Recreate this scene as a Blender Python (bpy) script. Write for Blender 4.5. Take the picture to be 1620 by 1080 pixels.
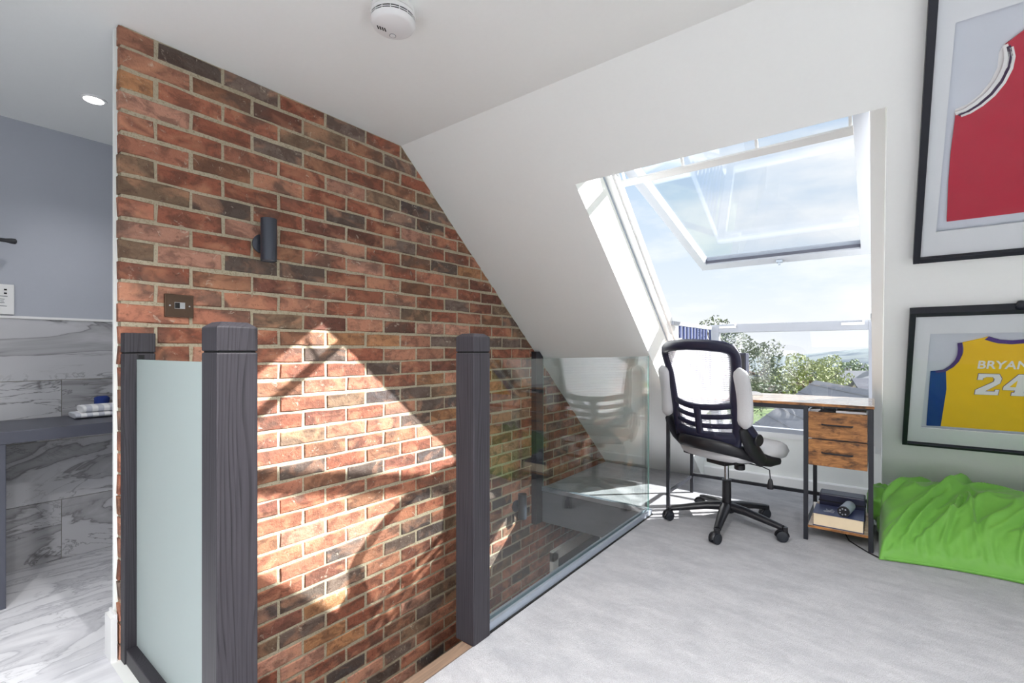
import bpy, bmesh, math, random
from mathutils import Vector, Matrix
random.seed(7)
R = math.radians
scene = bpy.context.scene
for o in list(bpy.data.objects):
    bpy.data.objects.remove(o, do_unlink=True)
COL = scene.collection

# ------------------------------------------------------------------ axes
# world X runs along the window wall (to the picture's right), world Y runs from
# the camera towards the window along the brick wall, Z up.  Metres; carpet at 0.
CAM_H = 1.08
# ------------------------------------------------------------------ camera
cam_d = bpy.data.cameras.new('camera')
cam = bpy.data.objects.new('camera', cam_d)
COL.objects.link(cam)
cam.location = (0, 0, CAM_H)
cam.rotation_euler = (R(90), 0, R(37.70))
cam_d.sensor_width = 36
cam_d.lens = 745 / 1620 * 36
cam_d.shift_y = 15 / 1620
cam_d.clip_start = 0.02
cam_d.clip_end = 3000
scene.camera = cam

# ------------------------------------------------------------------ view
scene.view_settings.view_transform = 'Standard'
scene.view_settings.look = 'None'
scene.view_settings.gamma = 1
scene.view_settings.use_curve_mapping = False
scene.view_settings.exposure = 0.08
try:
    scene.cycles.max_bounces = 10
    scene.cycles.diffuse_bounces = 6
    scene.cycles.transparent_max_bounces = 16
    scene.cycles.caustics_reflective = False
    scene.cycles.caustics_refractive = False
    scene.cycles.sample_clamp_indirect = 6
except Exception:
    pass

# ------------------------------------------------------------------ sky
SKY_STRENGTH = 1.0
world = bpy.data.worlds.new('sky')
scene.world = world
world.use_nodes = True
nt = world.node_tree
nt.nodes.clear()
N = nt.nodes.new
L = nt.links.new
tc = N('ShaderNodeTexCoord')
sep = N('ShaderNodeSeparateXYZ'); L(tc.outputs['Generated'], sep.inputs[0])
ramp = N('ShaderNodeValToRGB'); L(sep.outputs['Z'], ramp.inputs[0])
el = ramp.color_ramp.elements
el[0].position = 0.0; el[0].color = (0.97, 0.98, 1.0, 1)
el[1].position = 1.0; el[1].color = (0.42, 0.60, 0.85, 1)
e = ramp.color_ramp.elements.new(0.12); e.color = (0.80, 0.885, 0.97, 1)
e = ramp.color_ramp.elements.new(0.40); e.color = (0.50, 0.68, 0.90, 1)
mp = N('ShaderNodeMapping'); mp.inputs['Scale'].default_value = (1.0, 1.0, 3.2)
mp.inputs['Location'].default_value = (0.35, 0.1, 0.62)
L(tc.outputs['Generated'], mp.inputs[0])
nz = N('ShaderNodeTexNoise'); nz.inputs['Scale'].default_value = 2.6
nz.inputs['Detail'].default_value = 7; nz.inputs['Roughness'].default_value = 0.55
L(mp.outputs[0], nz.inputs['Vector'])
cr = N('ShaderNodeValToRGB'); L(nz.outputs['Fac'], cr.inputs[0])
cr.color_ramp.elements[0].position = 0.36; cr.color_ramp.elements[0].color = (0, 0, 0, 1)
cr.color_ramp.elements[1].position = 0.60; cr.color_ramp.elements[1].color = (1, 1, 1, 1)
mx = N('ShaderNodeMix'); mx.data_type = 'RGBA'
L(cr.outputs[0], mx.inputs['Factor']); L(ramp.outputs[0], mx.inputs['A'])
mx.inputs['B'].default_value = (1.08, 1.08, 1.08, 1)
bg = N('ShaderNodeBackground'); bg.inputs['Strength'].default_value = SKY_STRENGTH
L(mx.outputs['Result'], bg.inputs[0])
out = N('ShaderNodeOutputWorld'); L(bg.outputs[0], out.inputs[0])

# ------------------------------------------------------------------ sun
SUN_DIR = Vector((-0.905, -0.8555, -0.6767))
sd = bpy.data.lights.new('sun', 'SUN')
sd.energy = 19.0
sd.angle = R(0.53)
sd.color = (1.0, 0.975, 0.935)
so = bpy.data.objects.new('sun', sd)
COL.objects.link(so)
so.rotation_euler = SUN_DIR.to_track_quat('-Z', 'Y').to_euler()
so.location = (6, 8, 8)

# ------------------------------------------------------------------ added fill lights at two unseen windows behind the camera
REAR = ((-1.05, .25), (.75, 2.05))           # their X extents in the rear slope
for (xa, xb) in REAR:
    ad = bpy.data.lights.new('rear_fill_light', 'AREA')
    ad.shape = 'RECTANGLE'; ad.size = xb - xa; ad.size_y = 1.7
    ad.energy = 11
    ad.color = (0.95, 0.975, 1.0)
    ao = bpy.data.objects.new('rear_fill_light', ad)
    COL.objects.link(ao)
    ao.location = ((xa + xb) / 2, -2.12, 1.72)
    ao.rotation_euler = (math.atan(0.884), 0, 0)   # lies in the rear roof slope, shining down into the room

# =================================================================== helpers
def lin(c):
    r = []
    for x in c[:3]:
        x = x / 255.0
        r.append(x / 12.92 if x <= 0.04045 else ((x + 0.055) / 1.055) ** 2.4)
    return (r[0], r[1], r[2], 1.0)

class NT:
    def __init__(s, name):
        s.m = bpy.data.materials.new(name)
        s.m.use_nodes = True
        s.t = s.m.node_tree
        s.t.nodes.clear()
        s.o = s.t.nodes.new('ShaderNodeOutputMaterial')
    def n(s, k, **kw):
        x = s.t.nodes.new('ShaderNode' + k)
        for a, b in kw.items():
            setattr(x, a, b)
        return x
    def l(s, a, b):
        s.t.links.new(a, b)
    def coords(s, scale=(1, 1, 1), kind='Object', rot=(0, 0, 0)):
        if kind == 'World':
            g = s.n('NewGeometry'); src = g.outputs['Position']
        else:
            g = s.n('TexCoord'); src = g.outputs[kind]
        m = s.n('Mapping'); m.inputs['Scale'].default_value = scale
        m.inputs['Rotation'].default_value = rot
        s.l(src, m.inputs[0])
        return m.outputs[0]
    def noise(s, vec, scale, detail=4, rough=0.5, dist=0.0):
        x = s.n('TexNoise')
        x.inputs['Scale'].default_value = scale
        x.inputs['Detail'].default_value = detail
        x.inputs['Roughness'].default_value = rough
        x.inputs['Distortion'].default_value = dist
        s.l(vec, x.inputs['Vector'])
        return x.outputs['Fac']
    def ramp(s, fac, stops, interp='LINEAR'):
        x = s.n('ValToRGB')
        x.color_ramp.interpolation = interp
        e = x.color_ramp.elements
        while len(e) < len(stops):
            e.new(0.5)
        for k, (p, c) in enumerate(stops):
            e[k].position = p
            e[k].color = c if len(c) == 4 else (*c, 1)
        s.l(fac, x.inputs[0])
        return x.outputs[0]
    def mix(s, fac, a, b, mode='MIX'):
        x = s.n('Mix', data_type='RGBA', blend_type=mode)
        for v, k in ((fac, 'Factor'), (a, 'A'), (b, 'B')):
            if isinstance(v, (int, float)):
                x.inputs[k].default_value = v
            elif isinstance(v, (tuple, list)):
                x.inputs[k].default_value = v
            else:
                s.l(v, x.inputs[k])
        return x.outputs['Result']
    def bump(s, h, strength, dist=0.01):
        x = s.n('Bump')
        x.inputs['Strength'].default_value = strength
        x.inputs['Distance'].default_value = dist
        s.l(h, x.inputs['Height'])
        return x.outputs[0]
    def bsdf(s, col, rough=0.5, metal=0.0, spec=0.5, normal=None, sheen=0.0, coat=0.0, emit=None, estr=0):
        p = s.n('BsdfPrincipled')
        if isinstance(col, (tuple, list)):
            p.inputs['Base Color'].default_value = col
        else:
            s.l(col, p.inputs['Base Color'])
        if isinstance(rough, (int, float)):
            p.inputs['Roughness'].default_value = rough
        else:
            s.l(rough, p.inputs['Roughness'])
        p.inputs['Metallic'].default_value = metal
        p.inputs['Specular IOR Level'].default_value = spec
        p.inputs['Sheen Weight'].default_value = sheen
        p.inputs['Coat Weight'].default_value = coat
        if normal is not None:
            s.l(normal, p.inputs['Normal'])
        if emit:
            p.inputs['Emission Color'].default_value = emit
            p.inputs['Emission Strength'].default_value = estr
        s.l(p.outputs[0], s.o.inputs[0])
        return p

M = {}
def simple(name, rgb, rough=0.5, metal=0.0, spec=0.5, nscale=0, nstr=0.0, vary=0.0, sheen=0.0, coat=0.0):
    t = NT(name)
    c = lin(rgb)
    if nscale or vary:
        v = t.coords(kind='Object')
        f = t.noise(v, nscale or 20, 4)
        col = t.mix(f, tuple(max(0, x * (1 - vary)) for x in c[:3]) + (1,), tuple(min(1, x * (1 + vary)) for x in c[:3]) + (1,)) if vary else c
        nm = t.bump(f, nstr, 0.005) if nstr else None
        t.bsdf(col, rough, metal, spec, nm, sheen, coat)
    else:
        t.bsdf(c, rough, metal, spec, None, sheen, coat)
    M[name] = t.m
    return t.m

# plain paints and plastics
simple('white_paint', (243, 245, 243), 0.75, spec=0.3, nscale=60, nstr=0.04, vary=0.012)
simple('bath_paint', (176, 180, 190), 0.75, spec=0.3, nscale=60, nstr=0.04, vary=0.015)
simple('white_gloss', (238, 238, 238), 0.3, spec=0.5, nscale=15, vary=0.01)
simple('white_plastic', (232, 232, 232), 0.4, nscale=15, vary=0.01)
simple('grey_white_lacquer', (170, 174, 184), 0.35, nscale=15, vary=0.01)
simple('black_metal', (30, 32, 40), 0.42, spec=0.5, nscale=120, nstr=0.05, vary=0.1)
simple('black_plastic', (22, 22, 28), 0.42, nscale=160, nstr=0.06, vary=0.1)
simple('navy_plastic', (26, 28, 52), 0.38, nscale=160, nstr=0.05, vary=0.1)
simple('graphite_metal', (62, 66, 76), 0.4, metal=0.35, nscale=90, vary=0.06)
simple('chrome', (200, 202, 206), 0.15, metal=1.0, nscale=30, vary=0.02)
simple('bronze', (96, 78, 66), 0.22, metal=0.9, nscale=40, vary=0.06)
simple('alu', (176, 186, 200), 0.35, metal=0.6, nscale=40, vary=0.04)
simple('dark_void', (14, 14, 16), 0.8, nscale=30, vary=0.1)
simple('rubber', (30, 34, 42), 0.6, nscale=60, vary=0.1)
simple('grey_wool', (205, 205, 208), 0.9, spec=0.2, nscale=420, nstr=0.7, vary=0.12, sheen=0.3)
def mat_net():
    t = NT('back_net')
    v = t.coords(kind='Object'); f = t.noise(v, 300, 2)
    c = t.mix(f, lin((232, 232, 238)), lin((246, 246, 250)))
    d = t.n('BsdfDiffuse'); t.l(c, d.inputs[0]); tl = t.n('BsdfTranslucent'); t.l(c, tl.inputs[0])
    m_ = t.n('MixShader'); m_.inputs[0].default_value = .55
    t.l(d.outputs[0], m_.inputs[1]); t.l(tl.outputs[0], m_.inputs[2]); t.l(m_.outputs[0], t.o.inputs[0])
    M['back_net'] = t.m
mat_net()
simple('mat_board', (232, 234, 238), 0.8, spec=0.2, nscale=200, nstr=0.03, vary=0.015)
simple('backing_paper', (214, 218, 228), 0.85, spec=0.2, nscale=200, nstr=0.03, vary=0.015)
simple('frame_black', (18, 22, 34), 0.4, nscale=80, vary=0.1)
simple('jersey_red', (190, 34, 62), 0.85, spec=0.2, nscale=14, nstr=0.12, vary=0.08, sheen=0.2)
simple('jersey_gold', (250, 200, 16), 0.85, spec=0.2, nscale=14, nstr=0.12, vary=0.06, sheen=0.2)
simple('jersey_purple', (82, 58, 128), 0.85, spec=0.2, nscale=30, vary=0.08)
simple('jersey_blue', (24, 62, 142), 0.85, spec=0.2, nscale=14, nstr=0.12, vary=0.08)
simple('jersey_white', (240, 238, 238), 0.85, spec=0.2, nscale=60, vary=0.02)
simple('jersey_dark', (62, 40, 70), 0.85, spec=0.2, nscale=60, vary=0.05)
simple('page_edge', (226, 208, 178), 0.9, spec=0.1, nscale=40, vary=0.05)
simple('navy_cover', (52, 60, 96), 0.35, nscale=12, vary=0.15)
simple('silver_bits', (190, 192, 200), 0.3, metal=0.8, nscale=60, vary=0.1)
simple('grey_cylinder', (150, 160, 176), 0.45, nscale=60, vary=0.06)
simple('paper', (236, 236, 238), 0.8, spec=0.2, nscale=40, nstr=0.1, vary=0.02)
simple('stone_slab', (74, 76, 88), 0.4, nscale=50, vary=0.08)
simple('stair_carpet', (150, 150, 158), 0.95, spec=0.05, nscale=300, nstr=0.5, vary=0.15)
simple('slate_roof', (150, 150, 156), 0.8, nscale=8, vary=0.15)
simple('dark_roof', (86, 88, 100), 0.8, nscale=8, vary=0.15)
simple('render_wall', (196, 190, 182), 0.9, nscale=3, vary=0.04)
simple('house_pane', (70, 80, 94), 0.2, nscale=3, vary=0.1)
simple('bark', (96, 82, 70), 0.9, nscale=20, nstr=0.5, vary=0.2)
simple('leaf_green', (92, 116, 70), 0.7, nscale=2.5, vary=0.3)
simple('leaf_yellow', (136, 146, 78), 0.7, nscale=2.5, vary=0.25)
simple('leaf_dull', (106, 116, 92), 0.7, nscale=2.5, vary=0.25)
simple('rail_navy', (40, 52, 96), 0.4, nscale=60, vary=0.08)
simple('blue_cloth', (44, 62, 128), 0.9, spec=0.2, nscale=200, nstr=0.4, vary=0.1)

def mat_stripe_towel():
    t = NT('striped_towel')
    v = t.coords(kind='Object')
    w = t.n('TexWave', wave_type='BANDS', bands_direction='Y')
    w.inputs['Scale'].default_value = 7.0
    w.inputs['Distortion'].default_value = 0.3
    t.l(v, w.inputs['Vector'])
    c = t.ramp(w.outputs['Fac'], [(0.42, lin((206, 208, 218))), (0.58, lin((246, 246, 248)))])
    f = t.noise(v, 300, 3)
    t.bsdf(c, 0.95, spec=0.1, normal=t.bump(f, 0.6, 0.004), sheen=0.3)
    M['striped_towel'] = t.m
mat_stripe_towel()

def mat_carpet():
    t = NT('carpet')
    v = t.coords(kind='World')
    fine = t.noise(v, 260, 3, 0.65)
    mid = t.noise(v, 38, 4, 0.65)
    brush = t.noise(t.coords(kind='World', scale=(1.0, 2.3, 1), rot=(0, 0, .6)), 5.0, 5, 0.6, 0.25)
    c = t.mix(t.ramp(brush, [(0.34, (0, 0, 0)), (0.64, (1, 1, 1))]), lin((190, 191, 198)), lin((218, 218, 223)))
    c = t.mix(t.ramp(mid, [(0.3, (0, 0, 0)), (0.7, (1, 1, 1))]), t.mix(0.22, c, lin((140, 140, 148))), c)
    c = t.mix(t.ramp(fine, [(0.36, (0, 0, 0)), (0.58, (1, 1, 1))]), t.mix(0.35, c, lin((112, 112, 122))), c)
    h = t.mix(0.45, fine, mid)
    t.bsdf(c, 0.97, spec=0.05, normal=t.bump(h, 1.0, 0.022), sheen=0.35)
    M['carpet'] = t.m
mat_carpet()

def mat_marble(name, light, dark, vein, sc=1.0, dens=1.0, plane='xy'):
    t = NT(name)
    # stretch along a slanting direction so the veins run as long drifts
    rot = (0, 0, R(-38)) if plane == 'xy' else (R(32), 0, 0)
    stc = (3.2, 1.0, 1.0) if plane == 'xy' else (1.0, .9, 3.0)
    g = t.coords(kind='World', rot=rot, scale=stc)
    oi = t.n('ObjectInfo')
    add = t.n('VectorMath', operation='ADD'); t.l(g, add.inputs[0])
    mul = t.n('VectorMath', operation='SCALE'); mul.inputs[0].default_value = (7.3, 3.1, 5.7)
    t.l(oi.outputs['Random'], mul.inputs['Scale']); t.l(mul.outputs[0], add.inputs[1])
    v = add.outputs[0]
    w1 = t.noise(v, .9 * sc, 5, 0.55, 1.6)
    w2 = t.noise(v, 1.7 * sc, 6, 0.6, 1.4)
    msk = t.ramp(t.noise(v, .8 * sc, 2), [(0.42, (0, 0, 0)), (0.62, (1, 1, 1))])
    a1 = t.ramp(w1, [(0.36, (0, 0, 0)), (0.48, (.55, .55, .55)), (0.50, (1, 1, 1)), (0.512, (.2, .2, .2)), (0.54, (0, 0, 0))])
    a2 = t.ramp(w2, [(0.485, (0, 0, 0)), (0.50, (1, 1, 1)), (0.512, (0, 0, 0))])
    base = t.mix(t.noise(v, .7 * sc, 4, 0.5, 0.5), light, dark)
    c = t.mix(a1, base, t.mix(dens, base, vein))
    c = t.mix(t.mix(1.0, a2, msk, 'MULTIPLY'), c, t.mix(dens, base, tuple(x * 0.55 for x in vein[:3]) + (1,)))
    t.bsdf(c, 0.28, spec=0.45)
    M[name] = t.m
mat_marble('marble_floor', lin((244, 244, 247)), lin((228, 228, 234)), lin((150, 150, 160)), 1.3, 0.6)
mat_marble('marble_wall', lin((206, 206, 210)), lin((170, 170, 174)), lin((112, 110, 112)), 1.1, 0.85, 'yz')

def mat_wood_dark():
    t = NT('charcoal_oak')
    v = t.coords(scale=(70, 70, 1.6), kind='World')
    v2 = t.coords(scale=(1, 1, .10), kind='World')
    f = t.noise(v, 3.0, 4, 0.6, 0.3)
    warp = t.noise(v2, 9.0, 2, 0.5, 0.0)
    sp = t.n('SeparateXYZ'); t.l(v2, sp.inputs[0])
    a = t.n('Math', operation='ADD'); t.l(sp.outputs[0], a.inputs[0]); t.l(sp.outputs[1], a.inputs[1])
    b = t.n('Math', operation='MULTIPLY_ADD'); t.l(warp, b.inputs[0]); b.inputs[1].default_value = .11; t.l(a.outputs[0], b.inputs[2])
    m = t.n('Math', operation='MULTIPLY'); t.l(b.outputs[0], m.inputs[0]); m.inputs[1].default_value = 105
    fr = t.n('Math', operation='FRACT'); t.l(m.outputs[0], fr.inputs[0])
    lines = t.ramp(fr.outputs[0], [(0.0, (1, 1, 1)), (0.20, (0.5, .5, .5)), (0.34, (0, 0, 0)), (0.93, (0, 0, 0)), (1.0, (1, 1, 1))])
    c = t.mix(f, lin((38, 36, 42)), lin((66, 63, 69)))
    brk = t.noise(v, 1.2, 2)
    k = t.mix(1.0, lines, t.ramp(brk, [(0.35, (.15, .15, .15)), (0.65, (1, 1, 1))]), 'MULTIPLY')
    c = t.mix(k, c, lin((18, 17, 21)))
    t.bsdf(c, 0.5, spec=0.4, normal=t.bump(f, 0.2, 0.003))
    M['charcoal_oak'] = t.m
mat_wood_dark()

def mat_wood(name, a, b, dark, axis=(1.2, 14, 14), knots=True, rough=.45, spec=.4):
    t = NT(name)
    v = t.coords(scale=axis, kind='World')
    f = t.noise(v, 3.2, 6, 0.65, 1.2)
    c = t.mix(t.ramp(f, [(0.30, (0, 0, 0)), (0.68, (1, 1, 1))]), a, b)
    if knots:
        v2 = t.coords(scale=(axis[0] * 1.6, axis[1] * 0.8, axis[2] * 0.8), kind='World')
        k = t.noise(v2, 2.4, 5, 0.6, 0.3)
        c = t.mix(t.ramp(k, [(0.50, (0, 0, 0)), (0.66, (.85, .85, .85))]), c, dark)
    t.bsdf(c, rough, spec=spec, normal=t.bump(f, 0.12 if rough > .3 else .02, 0.003))
    M[name] = t.m
mat_wood('rustic_wood', lin((104, 66, 38)), lin((188, 130, 76)), lin((46, 32, 26)), (3.4, 13, 13))
mat_wood('nosing_wood', lin((96, 80, 70)), lin((140, 118, 100)), lin((70, 58, 52)), (20, 1.0, 20), False)
mat_wood('desk_top_wood', lin((178, 152, 128)), lin((214, 194, 172)), lin((150, 120, 94)), (2.0, 14, 14), rough=.14, spec=.8)

def mat_brick(attr):
    t = NT('brick_joined' if attr else 'brick')
    if attr:
        a = t.n('VertexColor', layer_name='tone'); base = a.outputs['Color']
    else:
        a = t.n('ObjectInfo'); base = a.outputs['Color']
    v = t.coords(kind='World')
    vs = t.coords(kind='World', scale=(1, 1, 1.6))
    m1 = t.noise(vs, 14, 5, 0.6, 0.6)
    m2 = t.noise(v, 70, 4, 0.65)
    m3 = t.noise(vs, 7, 3, 0.5, 0.8)
    dk = t.mix(0.55, base, lin((74, 56, 50)))
    c = t.mix(t.ramp(m1, [(0.40, (1, 1, 1)), (0.56, (0, 0, 0))]), base, dk)
    c = t.mix(t.ramp(t.noise(vs, 4.5, 2, 0.5, 0.4), [(0.56, (0, 0, 0)), (0.66, (1, 1, 1))]), c, t.mix(0.6, c, lin((96, 82, 74))))
    lt = t.mix(0.4, base, lin((206, 150, 118)))
    c = t.mix(t.ramp(m3, [(0.52, (0, 0, 0)), (0.68, (1, 1, 1))]), c, lt)
    c = t.mix(t.ramp(m2, [(0.28, (1, 1, 1)), (0.42, (0, 0, 0))]), c, t.mix(0.5, c, lin((60, 46, 42))))
    c = t.mix(t.ramp(t.noise(v, 28, 6, 0.75, 1.0), [(0.60, (0, 0, 0)), (0.68, (1, 1, 1))]), c, t.mix(0.6, c, lin((206, 194, 176))))
    t.bsdf(c, 0.9, spec=0.2, normal=t.bump(t.mix(0.5, m1, m2), 0.9, 0.010))
    M['brick_joined' if attr else 'brick'] = t.m
mat_brick(False); mat_brick(True)

def mat_mortar():
    t = NT('mortar')
    v = t.coords(kind='World')
    f = t.noise(v, 130, 4, 0.7); g = t.noise(v, 6, 4)
    c = t.mix(g, lin((168, 157, 134)), lin((196, 187, 166)))
    c = t.mix(t.ramp(f, [(0.3, (1, 1, 1)), (0.5, (0, 0, 0))]), c, lin((142, 130, 108)))
    t.bsdf(c, 0.95, spec=0.1, normal=t.bump(f, 0.8, 0.006))
    M['mortar'] = t.m
mat_mortar()

def mat_glass(name, tint, refl=1.0, rough=0.0):
    t = NT(name)
    lw = t.n('LayerWeight'); lw.inputs['Blend'].default_value = 0.5
    p = t.n('Math', operation='POWER'); t.l(lw.outputs['Facing'], p.inputs[0]); p.inputs[1].default_value = 5
    ma = t.n('Math', operation='MULTIPLY_ADD'); t.l(p.outputs[0], ma.inputs[0])
    ma.inputs[1].default_value = 0.95 * refl; ma.inputs[2].default_value = 0.045 * refl
    tr = t.n('BsdfTransparent'); tr.inputs[0].default_value = tint
    gl = t.n('BsdfGlossy'); gl.inputs['Roughness'].default_value = rough
    gl.inputs['Color'].default_value = (1, 1, 1, 1)
    mx_ = t.n('MixShader'); t.l(ma.outputs[0], mx_.inputs[0]); t.l(tr.outputs[0], mx_.inputs[1]); t.l(gl.outputs[0], mx_.inputs[2])
    t.l(mx_.outputs[0], t.o.inputs[0])
    M[name] = t.m
mat_glass('clear_glass', (0.95, 0.975, 0.965, 1), 1.15)
mat_glass('window_glass', (0.95, 0.965, 0.98, 1), 0.8)
mat_glass('picture_glass', (0.98, 0.985, 0.985, 1), 0.45)
def mat_glass_edge():
    t = NT('glass_edge')
    d = t.n('BsdfPrincipled'); d.inputs['Base Color'].default_value = lin((150, 196, 190))
    d.inputs['Roughness'].default_value = 0.15
    tr = t.n('BsdfTransparent'); tr.inputs[0].default_value = (0.75, 0.92, 0.88, 1)
    m_ = t.n('MixShader'); m_.inputs[0].default_value = 0.55
    t.l(tr.outputs[0], m_.inputs[1]); t.l(d.outputs[0], m_.inputs[2]); t.l(m_.outputs[0], t.o.inputs[0])
    M['glass_edge'] = t.m
mat_glass_edge()
def mat_frosted():
    t = NT('frosted_glass')
    v = t.coords(kind='World'); f = t.noise(v, 200, 2)
    d = t.n('BsdfDiffuse'); d.inputs[0].default_value = lin((204, 214, 214))
    tl = t.n('BsdfTranslucent'); tl.inputs[0].default_value = lin((206, 222, 222))
    m1 = t.n('MixShader'); m1.inputs[0].default_value = 0.5
    t.l(d.outputs[0], m1.inputs[1]); t.l(tl.outputs[0], m1.inputs[2])
    g = t.n('BsdfGlossy'); g.inputs['Roughness'].default_value = 0.35
    t.l(t.bump(f, 0.05, 0.001), g.inputs['Normal'])
    m2 = t.n('MixShader'); m2.inputs[0].default_value = 0.06
    t.l(m1.outputs[0], m2.inputs[1]); t.l(g.outputs[0], m2.inputs[2])
    t.l(m2.outputs[0], t.o.inputs[0])
    M['frosted_glass'] = t.m
mat_frosted()
def mat_emit(name, col, s):
    t = NT(name)
    t.bsdf(col, 0.4, emit=col, estr=s)
    M[name] = t.m
mat_emit('lamp_lens', (1, 0.98, 0.94, 1), 12)

def mat_bag():
    t = NT('lime_fabric')
    v = t.coords(kind='Object')
    f = t.noise(v, 500, 2); g = t.noise(v, 9, 4, 0.6, 1.0)
    c = t.mix(g, lin((92, 152, 56)), lin((112, 172, 70)))
    t.bsdf(c, 0.55, spec=0.4, normal=t.bump(t.mix(0.8, f, g), 0.12, 0.006), sheen=0.2)
    M['lime_fabric'] = t.m
mat_bag()

def mat_land():
    t = NT('meadow')
    v = t.coords(kind='World')
    f = t.noise(v, 0.06, 6, 0.6); g = t.noise(v, 0.5, 4)
    c = t.mix(f, lin((92, 112, 72)), lin((126, 136, 98)))
    c = t.mix(t.ramp(g, [(0.45, (0, 0, 0)), (0.6, (1, 1, 1))]), c, lin((74, 94, 64)))
    t.bsdf(c, 0.95, spec=0.1)
    M['meadow'] = t.m
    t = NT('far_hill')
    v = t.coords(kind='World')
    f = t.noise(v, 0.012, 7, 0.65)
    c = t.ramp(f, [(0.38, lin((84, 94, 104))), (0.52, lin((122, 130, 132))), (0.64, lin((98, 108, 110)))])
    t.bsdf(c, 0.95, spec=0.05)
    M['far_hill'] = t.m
mat_land()

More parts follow.
